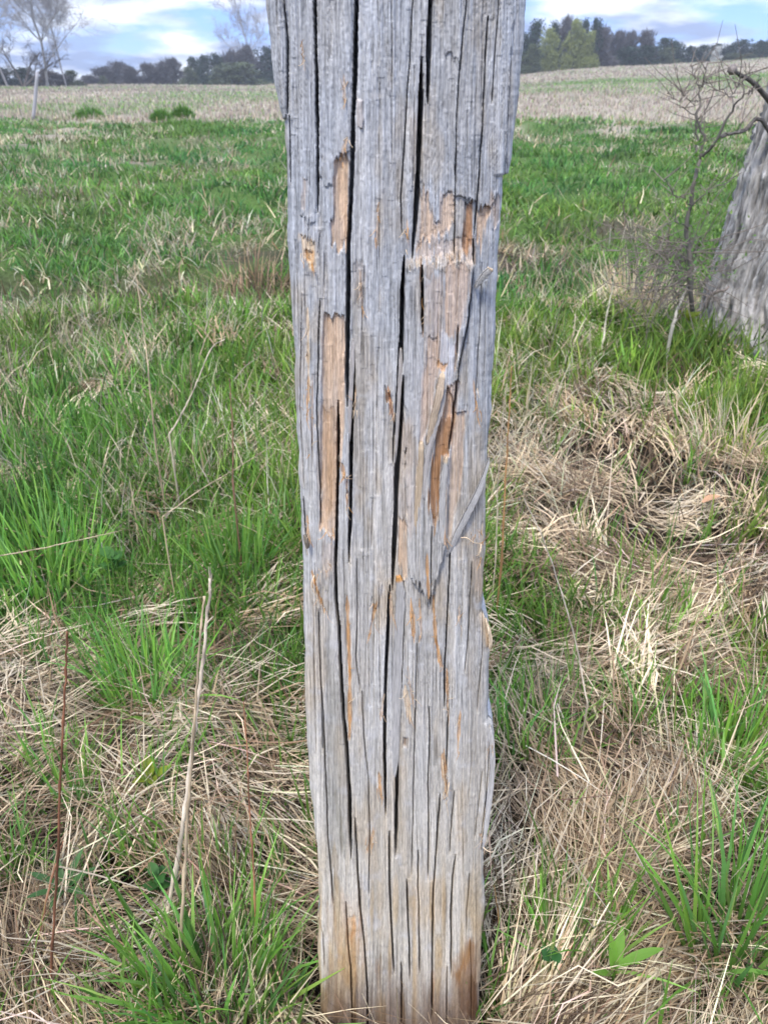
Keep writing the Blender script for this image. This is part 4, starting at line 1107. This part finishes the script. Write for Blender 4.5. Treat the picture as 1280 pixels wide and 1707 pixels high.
# ------------------------------------------------------------------ leaning tree trunk at the right
def build_trunk():
    Y0 = 4.35
    edge = [(1158, 562), (1168, 545), (1180, 518), (1191, 480), (1204, 440), (1222, 392), (1238, 335), (1258, 272), (1281, 200), (1312, 100), (1345, 0)]
    E = np.array([at(a, b, Y0) for a, b in edge])
    ez, ex = E[:, 2], E[:, 0]
    zt = np.concatenate([np.linspace(-0.15, ez[-1], 240), np.linspace(ez[-1], 3.6, 60)[1:]])
    o_ = np.argsort(ez)
    left = np.interp(zt, ez[o_], ex[o_])
    ab = zt > ez.max()
    sl = (ex[-1] - ex[-2]) / (ez[-1] - ez[-2])
    left[ab] = ex[-1] + sl * 0.9 * (zt[ab] - ez.max())
    zr = np.maximum(zt, 0)
    R = 0.30 - 0.028 * zr + 0.30 * np.exp(-zr / 0.16) * 0.75 + 0.06 * np.exp(-zr / 0.5)
    cx = left + R
    cxs = np.convolve(np.pad(cx, 12, 'edge'), np.ones(25) / 25, 'valid')
    root = empty("leaning_tree", (float(cxs[20]), Y0, 0))
    base = np.array(root.location)
    NA = 330
    th = np.linspace(0, 2 * np.pi, NA, endpoint=False)
    TH, ZT = np.meshgrid(th, zt)
    tx = np.cos(TH) * 3.2; ty = np.sin(TH) * 3.2
    u = TH * 6.0 + 0.35 * np.sin(ZT * 6) + 1.2 * (fbm(TH * 2, ZT * 2.2, 800, 2) - 0.5)
    def per(n, sc, sz, seed):   # angle-periodic noise
        return vnoise(np.mod(u / (12 * np.pi), 1) * n, ZT * sz, seed) * 1.0
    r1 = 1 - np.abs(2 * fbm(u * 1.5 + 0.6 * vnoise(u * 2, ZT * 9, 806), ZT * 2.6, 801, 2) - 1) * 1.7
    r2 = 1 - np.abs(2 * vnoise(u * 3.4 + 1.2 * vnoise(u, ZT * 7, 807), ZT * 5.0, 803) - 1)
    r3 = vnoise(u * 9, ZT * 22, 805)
    # close the seam at the back
    k = sstep(0, 0.25, np.abs(np.mod(TH + np.pi / 2 + np.pi, 2 * np.pi) - np.pi))
    seam = np.minimum(TH, 2 * np.pi - TH); 
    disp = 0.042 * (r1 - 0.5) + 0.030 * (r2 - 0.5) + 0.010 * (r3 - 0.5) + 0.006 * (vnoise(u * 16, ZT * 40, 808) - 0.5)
    lobe = 0.16 * np.exp(-np.maximum(ZT, 0) / 0.17) * (np.cos(TH * 5 + 0.6) * 0.5)
    RR = R[:, None] * (1 + lobe) + disp * sstep(0, 0.3, seam) 
    X = cxs[:, None] + RR * np.cos(TH); Yy = Y0 + RR * np.sin(TH) + 0.02 * ZT
    bare = sstep(0.46, 0.62, fbm(TH * 1.5 + 4, ZT * 3.0, 810, 2)) * sstep(0.45, 0.15, ZT)
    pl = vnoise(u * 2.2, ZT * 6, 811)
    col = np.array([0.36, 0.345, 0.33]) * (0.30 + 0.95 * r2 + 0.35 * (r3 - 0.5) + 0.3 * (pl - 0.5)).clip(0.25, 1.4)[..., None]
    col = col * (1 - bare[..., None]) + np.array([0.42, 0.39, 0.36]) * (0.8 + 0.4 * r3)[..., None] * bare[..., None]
    V = np.stack([X, Yy, ZT], -1)
    nr = len(zt)
    i = np.arange(nr - 1)[:, None] * NA; kk = np.arange(NA)[None]; k2 = (kk + 1) % NA
    q = np.stack([i + kk, i + k2, i + NA + k2, i + NA + kk], -1).reshape(-1, 4)
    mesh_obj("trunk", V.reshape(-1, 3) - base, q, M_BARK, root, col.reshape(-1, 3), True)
    # flap of loose bark near the ground on the left
    P = np.array([at(1176, 512, Y0 - 0.30), at(1183, 494, Y0 - 0.33), at(1195, 486, Y0 - 0.36), at(1207, 484, Y0 - 0.38), at(1214, 478, Y0 - 0.36)])
    T = Tubes(); T.add(smoothline(P, 14) - base, np.linspace(0.011, 0.006, 14), 7, np.tile([0.24, 0.20, 0.17], (14, 1))); T.build("bark_flap", M_BARK, root)
    for pts, r0 in (([(1225, 505), (1195, 532), (1168, 552), (1138, 572)], 0.055), ([(1250, 520), (1225, 548), (1205, 566), (1190, 580)], 0.06), ([(1285, 520), (1280, 550), (1268, 578), (1262, 592)], 0.06)):
        P = np.array([at(a, b, Y0 - 0.20 - 0.07 * q_) for q_, (a, b) in enumerate(pts)])
        P[:, 2] = np.minimum(P[:, 2], ground_z(P[:, 0], P[:, 1]) + np.array([0.10, 0.03, 0.0, -0.03]))
        rr_ = np.linspace(r0, 0.012, 18) * (1 + 0.22 * rng.normal(size=18))
        Tubes().add(smoothline(P, 18) + rng.normal(0, 0.006, (18, 3)) - base, rr_, 10, np.array([0.24, 0.22, 0.20]) * (0.5 + 0.8 * rng.random((18, 1)))).build("root", M_BARK, root)
    # limbs reaching left above the shrub, more limbs above the frame
    def limb(pts, r0, r1, name="branch"):
        L = smoothline(np.array(pts), 16)
        L[1:-1] += rng.normal(0, r0 * 0.08, L[1:-1].shape)
        b = Tubes().add(L - base, np.linspace(r0, r1, 16), 8, np.tile([0.13, 0.115, 0.105], (16, 1))).build(name, M_BARK, root)
        return L, b
    tz = lambda z: np.array([np.interp(z, zt, cxs), Y0 + 0.02 * z, z])
    A, ba = limb([tz(1.02), at(1280, 167, Y0 - .2), at(1255, 138, Y0 - .3), at(1232, 124, Y0 - .35), at(1221, 118, Y0 - .38)], 0.013, 0.008)
    B, bb = limb([tz(0.80), at(1272, 204, Y0 - .15), at(1240, 218, Y0 - .25), at(1210, 225, Y0 - .35), at(1195, 232, Y0 - .4)], 0.011, 0.006)
    # knobby broken end of the upper limb
    Tubes().add([at(1225, 120, Y0 - .37) - base, at(1220, 116, Y0 - .38) - base, at(1214, 117, Y0 - .39) - base], [0.010, 0.024, 0.010], 8, np.tile([0.24, 0.21, 0.19], (3, 1))).build("knot", M_BARK, ba)
    for k in range(5):
        z0 = 2.4 + 0.28 * k; a = k * 2.4 + 0.5
        p0 = tz(z0); d = np.array([math.cos(a), math.sin(a), 0.0])
        L, b = limb([p0, p0 + d * 0.7 + (0, 0, .5), p0 + d * 1.3 + (0, 0, 1.2), p0 + d * 1.7 + (0, 0, 2.2)], 0.09 - 0.01 * k, 0.02)
        T = Tubes()
        for j in range(14):
            q_ = L[rng.integers(4, 16)] - base; dd = d + rng.normal(0, 0.7, 3); dd[2] = abs(dd[2]) + 0.3
            T.add([q_, q_ + dd * 0.3, q_ + dd * 0.6 + (0, 0, 0.15)], [0.012, 0.007, 0.003], 4)
        T.build("twig", M_TWIG, b)
    tag(root, "grey barked tree trunk leaning at the right edge with a flared root", "tree")
build_trunk()

# ------------------------------------------------------------------ bare shrub left of the trunk
def build_shrub():
    Y0 = 4.0
    f = 1 / 3.556
    def p(x, y, dy=0): return at(1100 + x * f, 80 + y * f, Y0 + dy)
    foot = onground(1152, 500)
    root = empty("bare_shrub", (float(p(180, 1500)[0]), Y0, 0.0)); base = np.array(root.location)
    stems = [
        ([(190, 1560, 0), (170, 1250, 0), (160, 1080, 0), (180, 930, 0), (190, 780, 0), (240, 660, 0)], 0.020, 0.014),
        ([(240, 660, 0), (252, 560, .02), (245, 480, .03), (212, 410, .04), (222, 320, .05), (235, 230, .06)], 0.011, 0.007),
        ([(235, 230, .06), (205, 180, .08), (178, 100, .1)], 0.006, 0.003), ([(235, 230, .06), (262, 170, .05), (275, 90, .05)], 0.006, 0.003),
        ([(235, 230, .06), (290, 190, .0), (325, 140, -.02)], 0.005, 0.002),
        ([(240, 660, 0), (290, 610, -.05), (345, 530, -.1), (400, 420, -.14), (440, 350, -.16), (490, 290, -.2)], 0.013, 0.007),
        ([(490, 290, -.2), (525, 260, -.2), (552, 238, -.22), (600, 180, -.25)], 0.006, 0.003), ([(490, 290, -.2), (488, 220, -.2), (500, 150, -.2), (496, 80, -.2)], 0.006, 0.0025),
        ([(440, 350, -.16), (420, 290, -.1), (455, 230, -.1), (480, 160, -.1)], 0.005, 0.002),
        ([(440, 290, -.1), (380, 270, 0), (300, 250, .05), (245, 270, .1)], 0.004, 0.002),
        ([(215, 640, 0), (212, 560, .1), (214, 470, .12), (212, 400, .15)], 0.010, 0.006),
        ([(212, 400, .1), (150, 360, .15), (90, 300, .2), (40, 270, .2)], 0.005, 0.002), ([(222, 320, .1), (160, 300, .1), (110, 240, .1)], 0.004, 0.002),
        ([(345, 530, -.1), (420, 505, -.05), (500, 480, 0), (560, 458, 0)], 0.008, 0.005),
        ([(180, 930, 0), (120, 880, -.1), (60, 850, -.15), (20, 780, -.2)], 0.006, 0.003), ([(165, 1080, 0), (90, 1030, -.1), (10, 1060, -.2), (-60, 1090, -.2)], 0.006, 0.003),
        ([(180, 960, 0), (260, 860, -.1), (380, 790, -.1), (480, 740, -.1)], 0.006, 0.003),
    ]
    for k, (pts, r0, r1) in enumerate(stems):
        L = smoothline([p(*q) for q in pts], 12)
        L[1:-1] += rng.normal(0, 0.006, L[1:-1].shape)
        Tubes().add(L - base, np.linspace(r0, r1, 12) * 0.60, 6).build("stem" if k == 0 else "branch", M_TWIG, root)
    T = Tubes()
    for k in range(90):
        pts, r0, r1 = stems[rng.integers(1, len(stems))]
        L = smoothline([p(*q) for q in pts], 12); q = L[rng.integers(3, 12)]
        d = rng.normal(0, 1, 3); d[2] = abs(d[2]) * 0.7 + 0.2; d /= np.linalg.norm(d); ln = rng.uniform(0.08, 0.28)
        T.add([q - base, q + d * ln * .5 + rng.normal(0, .015, 3) - base, q + d * ln - base], [0.0022, 0.0016, 0.0008], 4)
    # low tangle round its foot
    for k in range(260):
        q = at(rng.normal(1125, 42), rng.uniform(395, 500), Y0 + rng.normal(0.2, 0.25))
        q[2] = max(q[2], 0.03)
        d = rng.normal(0, 1, 3); d[2] *= 0.7; d /= np.linalg.norm(d); ln = rng.uniform(0.12, 0.4)
        T.add([q - base, q + d * ln * .5 + rng.normal(0, .03, 3) - base, q + d * ln - base], [0.0026, 0.002, 0.001], 4)
    o = T.build("twig", flat_mat("brown_twig", (0.19, 0.16, 0.135)), root); o["kind"] = "stuff"
    # first small leaves
    n = 700
    c = np.array([at(a, b, Y0 + e) for a, b, e in zip(rng.normal(1165, 36, n), rng.uniform(225, 470, n), rng.normal(0.1, 0.3, n))])
    h = rng.uniform(0, 6.28, n)
    v, f, cc_ = blades(c, h, rng.uniform(0.3, 1.6, n), rng.normal(0, .4, n), rng.uniform(.015, .035, n), rng.uniform(.008, .016, n), pick(GREENS, n) * 1.0, pick(GREENS, n), 2)
    o = mesh_obj("young_leaf", v - base, f, M_GRASS, root, cc_); o["kind"] = "stuff"
    tag(root, "thin bare dark shrub with a forked stem left of the leaning tree trunk", "shrub")
build_shrub()

# ------------------------------------------------------------------ grey stake far left, green hummocks on the meadow's edge
P0, P1 = at(54, 187, 27.0), at(63, 121, 27.0)
gz = float(ground_z(P0[0], P0[1]))
base = np.array([P0[0], P0[1], gz])
L = np.linspace(P0 - (0, 0, 0.2), P1, 8)
T = Tubes().add(L - base, np.linspace(0.055, 0.05, 8), 9, np.tile([0.36, 0.35, 0.37], (8, 1)))
T.add([L[-1] - base, L[-1] + (0, 0, 0.03) - base], [0.05, 0.005], 9, np.tile([0.36, 0.35, 0.37], (2, 1)))
o = T.build("leaning_stake", M_STALK); o.location = base
tag(o, "slim grey stake leaning at the edge of the dry field, far left", "stake")

for (px, py, w, h, lab) in [(150, 203, 1.1, 0.48, "widest dark green hummock where meadow meets dry field at left"), (270, 207, .62, .36, "small dark green hummock at the dry field's edge, middle of three"),
                            (306, 205, .75, .40, "rounded green hummock at the dry field's edge nearest the post")]:
    p = onground(px, py, 0.05); gz = float(ground_z(p[0], p[1]))
    n = 900
    a = rng.uniform(0, 6.28, n); r = np.sqrt(rng.random(n)) * w / 2 
    z = h * (1 - (r / (w / 2)) ** 2) * rng.random(n) ** .5
    c = np.stack([r * np.cos(a), r * np.sin(a) * .8, z * .8 - .02], -1)
    col = pick(GREENS[[0, 2, 4]], n) * 1.1
    v, f, cc_ = blades(c, a, np.abs(rng.normal(.3, .4, n)), np.abs(rng.normal(.3, .4, n)), rng.uniform(.08, .2, n), rng.uniform(.015, .035, n), col * .8, col * 1.15, 2, rng.uniform(0, 6.28, n))
    o = mesh_obj("grass_hummock", v, f, M_GRASS, None, cc_); o.location = (p[0], p[1], gz)
    tag(o, lab, "hummock", "green hummocks on the meadow's edge")

# ------------------------------------------------------------------ far trees
LEAFM = {'evergreen': flat_mat("dark_foliage", (0.022, 0.042, 0.026), .4, 6, .9, .1), 'pale': flat_mat("budding_foliage", (0.21, 0.24, 0.08), .3, 6, .9, .25),
         'olive': flat_mat("olive_foliage", (0.085, 0.105, 0.055), .3, 6, .9, .2), 'grey': flat_mat("bare_twigs", (0.085, 0.08, 0.085), .3, 6), 'white': flat_mat("blossom", (0.55, 0.55, 0.52), .2, 6, .9, .2),
         'ghost': flat_mat("pale_twigs", (0.36, 0.34, 0.335), .2, 3)}
M_TRUNKF = flat_mat("far_trunk", (0.10, 0.085, 0.075))
PROTO = {}
def crown_mesh(kind, seed):
    r = np.random.default_rng(seed)
    V, F = [], []
    lobes = []
    nl = 15
    for k in range(nl):
        z = 0.10 + 0.78 * (k + r.random()) / nl
        ext = 0.36 * math.sqrt(max(0.05, 1 - ((z - 0.42) / 0.60) ** 2))
        a = r.uniform(0, 6.28); q = math.sqrt(r.random()) * ext * 0.85
        lobes.append((q * math.cos(a), q * math.sin(a), z, r.uniform(0.13, 0.21)))
    for k in range(7):
        a = k * 0.9 + r.random(); lobes.append((0.30 * math.cos(a), 0.30 * math.sin(a), r.uniform(0.08, 0.22), 0.17))
    lobes.append((0, 0, 0.35, 0.22)); lobes.append((0, 0, 0.6, 0.2))
    lobes.append((0, 0, 0.88, 0.11))
    n = 4200
    li = r.integers(len(lobes), size=n)
    Lb = np.array(lobes)[li]
    d = r.normal(size=(n, 3)); d /= np.linalg.norm(d, axis=1, keepdims=True)
    c = Lb[:, :3] + d * (Lb[:, 3] * r.uniform(0.45, 1.05, n))[:, None]
    c[:, 2] = np.clip(c[:, 2], 0.03, 1.0)
    if kind == 'grey':
        up = c - np.array([0, 0, 0.15]); up /= np.linalg.norm(up, axis=1, keepdims=True); up += r.normal(0, .35, (n, 3))
        side = np.cross(up, r.normal(size=(n, 3))); side /= np.linalg.norm(side, axis=1, keepdims=True)
        L = r.uniform(.05, .14, n)[:, None]
        tri = np.stack([c - side * .011, c + side * .011, c + up * L], 1)
    else:
        e1 = r.normal(size=(n, 3)); e1 /= np.linalg.norm(e1, axis=1, keepdims=True)
        e2 = np.cross(e1, r.normal(size=(n, 3))); e2 /= np.linalg.norm(e2, axis=1, keepdims=True)
        s = r.uniform(.018, .042, n)[:, None]
        tri = np.stack([c - e1 * s, c + e1 * s * .8 + e2 * s * .3, c + e2 * s * 1.3], 1)
    me_o = mesh_obj("crown", tri.reshape(-1, 3), np.arange(n * 3).reshape(-1, 3), LEAFM[kind], None, None, False, False)
    T = Tubes()
    T.add([(0, 0, -.04), (0.01, 0, .2), (0, .01, .5), (0.01, 0, .8)], [.028, .022, .014, .005], 6)
    for k in range(9):
        z0 = r.uniform(.15, .6); a = r.uniform(0, 6.28); e = r.uniform(.18, .36)
        T.add([(0, 0, z0), (math.cos(a) * e * .5, math.sin(a) * e * .5, z0 + .12), (math.cos(a) * e, math.sin(a) * e, z0 + .28)], [.012, .008, .003], 4)
    tr_o = T.build("trunk", M_TRUNKF, None, False)
    return me_o.data, tr_o.data

for kd in ('evergreen', 'pale', 'olive', 'grey', 'white'):
    PROTO[kd] = [crown_mesh(kd, 40 + k) for k in range(3 if kd != 'white' else 1)]

# (x0, x1, top y, distance, kind, label)
TREES = [
    (-30, 30, 112, 150, 'evergreen', "dark bush at the picture's left edge under the bare trees"),
    (18, 58, 112, 148, 'evergreen', "dark bush beneath the arching bare tree"),
    (58, 104, 120, 150, 'grey', "grey brush around the foot of the tall bare tree"),
    (96, 140, 117, 152, 'olive', "low rounded olive bush right of the two slender trunks"),
    (132, 168, 126, 190, 'grey', "lowest grey thicket just right of the olive bush"),
    (158, 190, 112, 196, 'grey', "grey bare tree at the left end of the far tree line"),
    (160, 180, 126, 185, 'olive', "small olive bush in front of the grey bare trees at far left"),
    (178, 212, 104, 200, 'grey', "grey bare tree with the highest feathery top in the far left group"),
    (204, 234, 113, 194, 'grey', "grey tree dipping low in the far left tree line"),
    (226, 260, 107, 196, 'grey', "flat topped grey tree in the far left line"),
    (254, 282, 104, 196, 'grey', "grey tree left of the small green tree in the far left line"),
    (274, 304, 98, 198, 'grey', "taller grey tree next to the dark evergreens at left"),
    (295, 330, 112, 182, 'olive', "small olive green tree in front of the dark evergreens at left"),
    (308, 334, 94, 192, 'evergreen', "leftmost dark evergreen of the clump left of the post"),
    (324, 350, 91, 190, 'evergreen', "middle dark evergreen of the clump left of the post"),
    (342, 374, 88, 191, 'evergreen', "tallest dark evergreen of the clump left of the post"),
    (368, 400, 86, 198, 'grey', "dark grey tree just right of the evergreens left of the post"),
    (392, 430, 78, 200, 'grey', "tall dark grey tree behind the olive shrub left of the post"),
    (420, 470, 78, 200, 'evergreen', "dark tree partly hidden behind the post's left edge"),
    (352, 440, 103, 176, 'olive', "broad olive shrub in front of the grey trees left of the post"),
    (840, 884, 40, 172, 'evergreen', "dark tree half hidden behind the post's right edge"),
    (878, 914, 32, 172, 'evergreen', "dark round topped tree beside the post's right edge"),
    (894, 938, 46, 165, 'pale', "pale budding tree nearest the post on the right"),
    (870, 905, 72, 162, 'olive', "olive tree low beside the post's right edge"),
    (914, 936, 34, 172, 'evergreen', "slim dark tree between the two pale budding trees"),
    (932, 958, 29, 174, 'grey', "grey tree top behind the large pale budding tree"),
    (938, 985, 30, 166, 'pale', "large pale green budding tree at the wood's centre right of the post"),
    (968, 1005, 52, 164, 'pale', "lower pale green tree at the right side of the budding group"),
    (964, 988, 30, 176, 'evergreen', "dark tree top behind the large pale tree, left one of two"),
    (982, 1006, 28, 176, 'evergreen', "dark tree top ending the high part of the wood at right"),
    (992, 1024, 47, 176, 'grey', "grey tree on the step down from the high wood"),
    (1016, 1046, 53, 184, 'grey', "grey tree left of the flat part of the right wood"),
    (1040, 1070, 54, 188, 'grey', "grey tree over the dark evergreen thicket on the right"),
    (1062, 1094, 53, 190, 'grey', "grey tree at the end of the flat part of the right wood"),
    (1032, 1064, 77, 180, 'evergreen', "left half of the low dark evergreen thicket on the right"),
    (1056, 1096, 75, 182, 'evergreen', "right half of the low dark evergreen thicket on the right"),
    (1000, 1036, 92, 178, 'olive', "small olive scrub at the field's edge under the grey trees"),
    (880, 920, 96, 168, 'grey', "dark grey scrub at the wood's foot beside the post"),
    (1090, 1126, 62, 192, 'evergreen', "dark tree on the slope of the right tree line"),
    (1092, 1132, 79, 184, 'olive', "olive tree in front of the dark slope trees on the right"),
    (1116, 1142, 68, 194, 'evergreen', "pointed dark tree at the low point of the right tree line"),
    (1136, 1164, 76, 196, 'evergreen', "low dark tree behind the bare shrub's top"),
    (1158, 1190, 74, 197, 'evergreen', "low dark tree left of the white blossoming tree"),
    (1182, 1214, 72, 199, 'evergreen', "dark tree behind the white blossoming tree"),
    (1188, 1208, 77, 190, 'white', "small white blossoming tree in the right tree line"),
    (1206, 1236, 73, 199, 'evergreen', "dark tree right of the white blossoming tree"),
    (1222, 1258, 65, 200, 'evergreen', "taller dark round tree near the right edge"),
    (1250, 1284, 67, 201, 'evergreen', "dark tree at the right edge of the tree line"),
    (1274, 1320, 60, 202, 'evergreen', "tall dark tree cut by the right edge of the picture"),
    (1206, 1240, 88, 186, 'olive', "greyish green bush at the field's edge right of the white tree"),
    (1236, 1266, 89, 187, 'olive', "second greyish green bush at the field's edge near the right side"),
]
for k, (x0, x1, yt, Y, kd, lab) in enumerate(TREES):
    pm = at((x0 + x1) / 2, yt, Y)
    X = pm[0]
    gz = float(ground_z(X, Y)) - 0.3
    w = abs(at(x1, yt, Y)[0] - at(x0, yt, Y)[0]) * (1.8 if kd == 'grey' else 1.65 if kd == 'evergreen' else 1.15 if kd == 'pale' else 1.35)
    h = pm[2] - gz
    root = empty({'evergreen': "dark_tree", 'pale': "budding_tree", 'olive': "olive_bush", 'grey': "bare_tree", 'white': "blossom_tree"}[kd], (X, Y, gz))
    root.scale = (w, w, h); root.rotation_euler = (0, 0, rng.uniform(0, 6.28))
    cm, tm = PROTO[kd][k % len(PROTO[kd])]
    for nm, me in (("crown", cm), ("trunk", tm)):
        o = bpy.data.objects.new(nm, me); COL.objects.link(o); o.parent = root
    tag(root, lab, "bush" if "bush" in lab or "scrub" in lab or "shrub" in lab or "thicket" in lab else "tree", "trees along the far edge of the field")

def bare_tree(px, py_base, Y, height, spread, label, name="bare_tree", mat=None, trunk_r=0.16, seed=1, forks=4, arch=False):
    r = np.random.default_rng(seed)
    p = at(px, py_base, Y); gz = float(ground_z(p[0], p[1])) - 0.1
    root = empty(name, (p[0], p[1], gz))
    segs = {0: Tubes(), 1: Tubes(), 2: Tubes()}
    def grow(p0, d, L, rad, lev):
        n = 5
        pts = [p0]; dd = d / np.linalg.norm(d)
        for k in range(n):
            dd = dd + r.normal(0, 0.10 + 0.04 * lev, 3) + np.array([0, 0, 0.04]); dd /= np.linalg.norm(dd)
            pts.append(pts[-1] + dd * L / n)
        pts = np.array(pts)
        segs[min(lev, 2)].add(pts, np.linspace(rad, rad * 0.45, n + 1), 5 if lev < 2 else 3)
        if lev >= 4: return
        for k in range([13, 7, 6, 5][lev]):
            t = r.uniform(0.25 if lev else 0.3, 1.0); q = pts[min(int(t * n), n)]
            a = r.normal(size=3); a -= a.dot(dd) * dd; a /= np.linalg.norm(a) + 1e-6
            ang = r.uniform(0.35, 0.85)
            nd = dd * math.cos(ang) + a * math.sin(ang) * spread; 
            grow(q, nd, L * r.uniform(0.40, 0.62), max(rad * 0.36 * (1.1 - 0.4 * t), 0.022), lev + 1)
    if arch:
        for dirx, s in ((0.9, 0.55), (-0.5, 0.5), (0.2, 0.6), (1.3, 0.4)):
            grow(np.zeros(3), np.array([dirx, r.normal(0, .3), 0.8]), height * s * 1.2, trunk_r, 1)
    else:
        grow(np.zeros(3), np.array([0, 0, 1.0]), height * 0.85, trunk_r, 0)
    for k, nm in ((0, "trunk"), (1, "branch"), (2, "twig")):
        if segs[k].n: segs[k].build(nm, mat if mat else M_TRUNKF, root)
    tag(root, label, "tree", "bare trees beyond the field")
GH = LEAFM['ghost']
bare_tree(78, 137, 140, 19, 1.0, "tallest bare tree with a dark trunk at upper left", mat=GH, trunk_r=0.24, seed=3)
bare_tree(107, 120, 142, 17, 0.8, "slender bare tree just right of the tallest one at upper left", mat=GH, trunk_r=0.14, seed=5)
bare_tree(12, 137, 145, 18, 1.0, "bare tree cut by the left edge of the picture", mat=GH, trunk_r=0.2, seed=8)
bare_tree(38, 138, 138, 9.5, 1.0, "dark bare tree with arching limbs at left", mat=M_TRUNKF, trunk_r=0.20, seed=11, arch=True)
bare_tree(420, 120, 205, 19, 0.9, "faint bare tree rising above the wood left of the post", mat=GH, trunk_r=0.18, seed=14)

# ------------------------------------------------------------------ the air between here and the far trees
hb = [(x, y, z) for z in (-8.0, 32.0) for y in (-440.0, 440.0) for x in (-440.0, 440.0)]
m = bpy.data.materials.new("haze_air"); m.use_nodes = True
nn, ll = m.node_tree.nodes, m.node_tree.links
nn.clear()
mo = nn.new("ShaderNodeOutputMaterial"); pv = nn.new("ShaderNodeVolumePrincipled")
pv.inputs["Density"].default_value = 0.0007
pv.inputs["Color"].default_value = (0.86, 0.92, 1.0, 1)
ll.new(pv.outputs[0], mo.inputs["Volume"])
o = mesh_obj("haze", np.array(hb), np.array([(0, 2, 3, 1), (4, 5, 7, 6), (0, 1, 5, 4), (2, 6, 7, 3), (0, 4, 6, 2), (1, 3, 7, 5)]), m)
tag(o, kind="stuff")
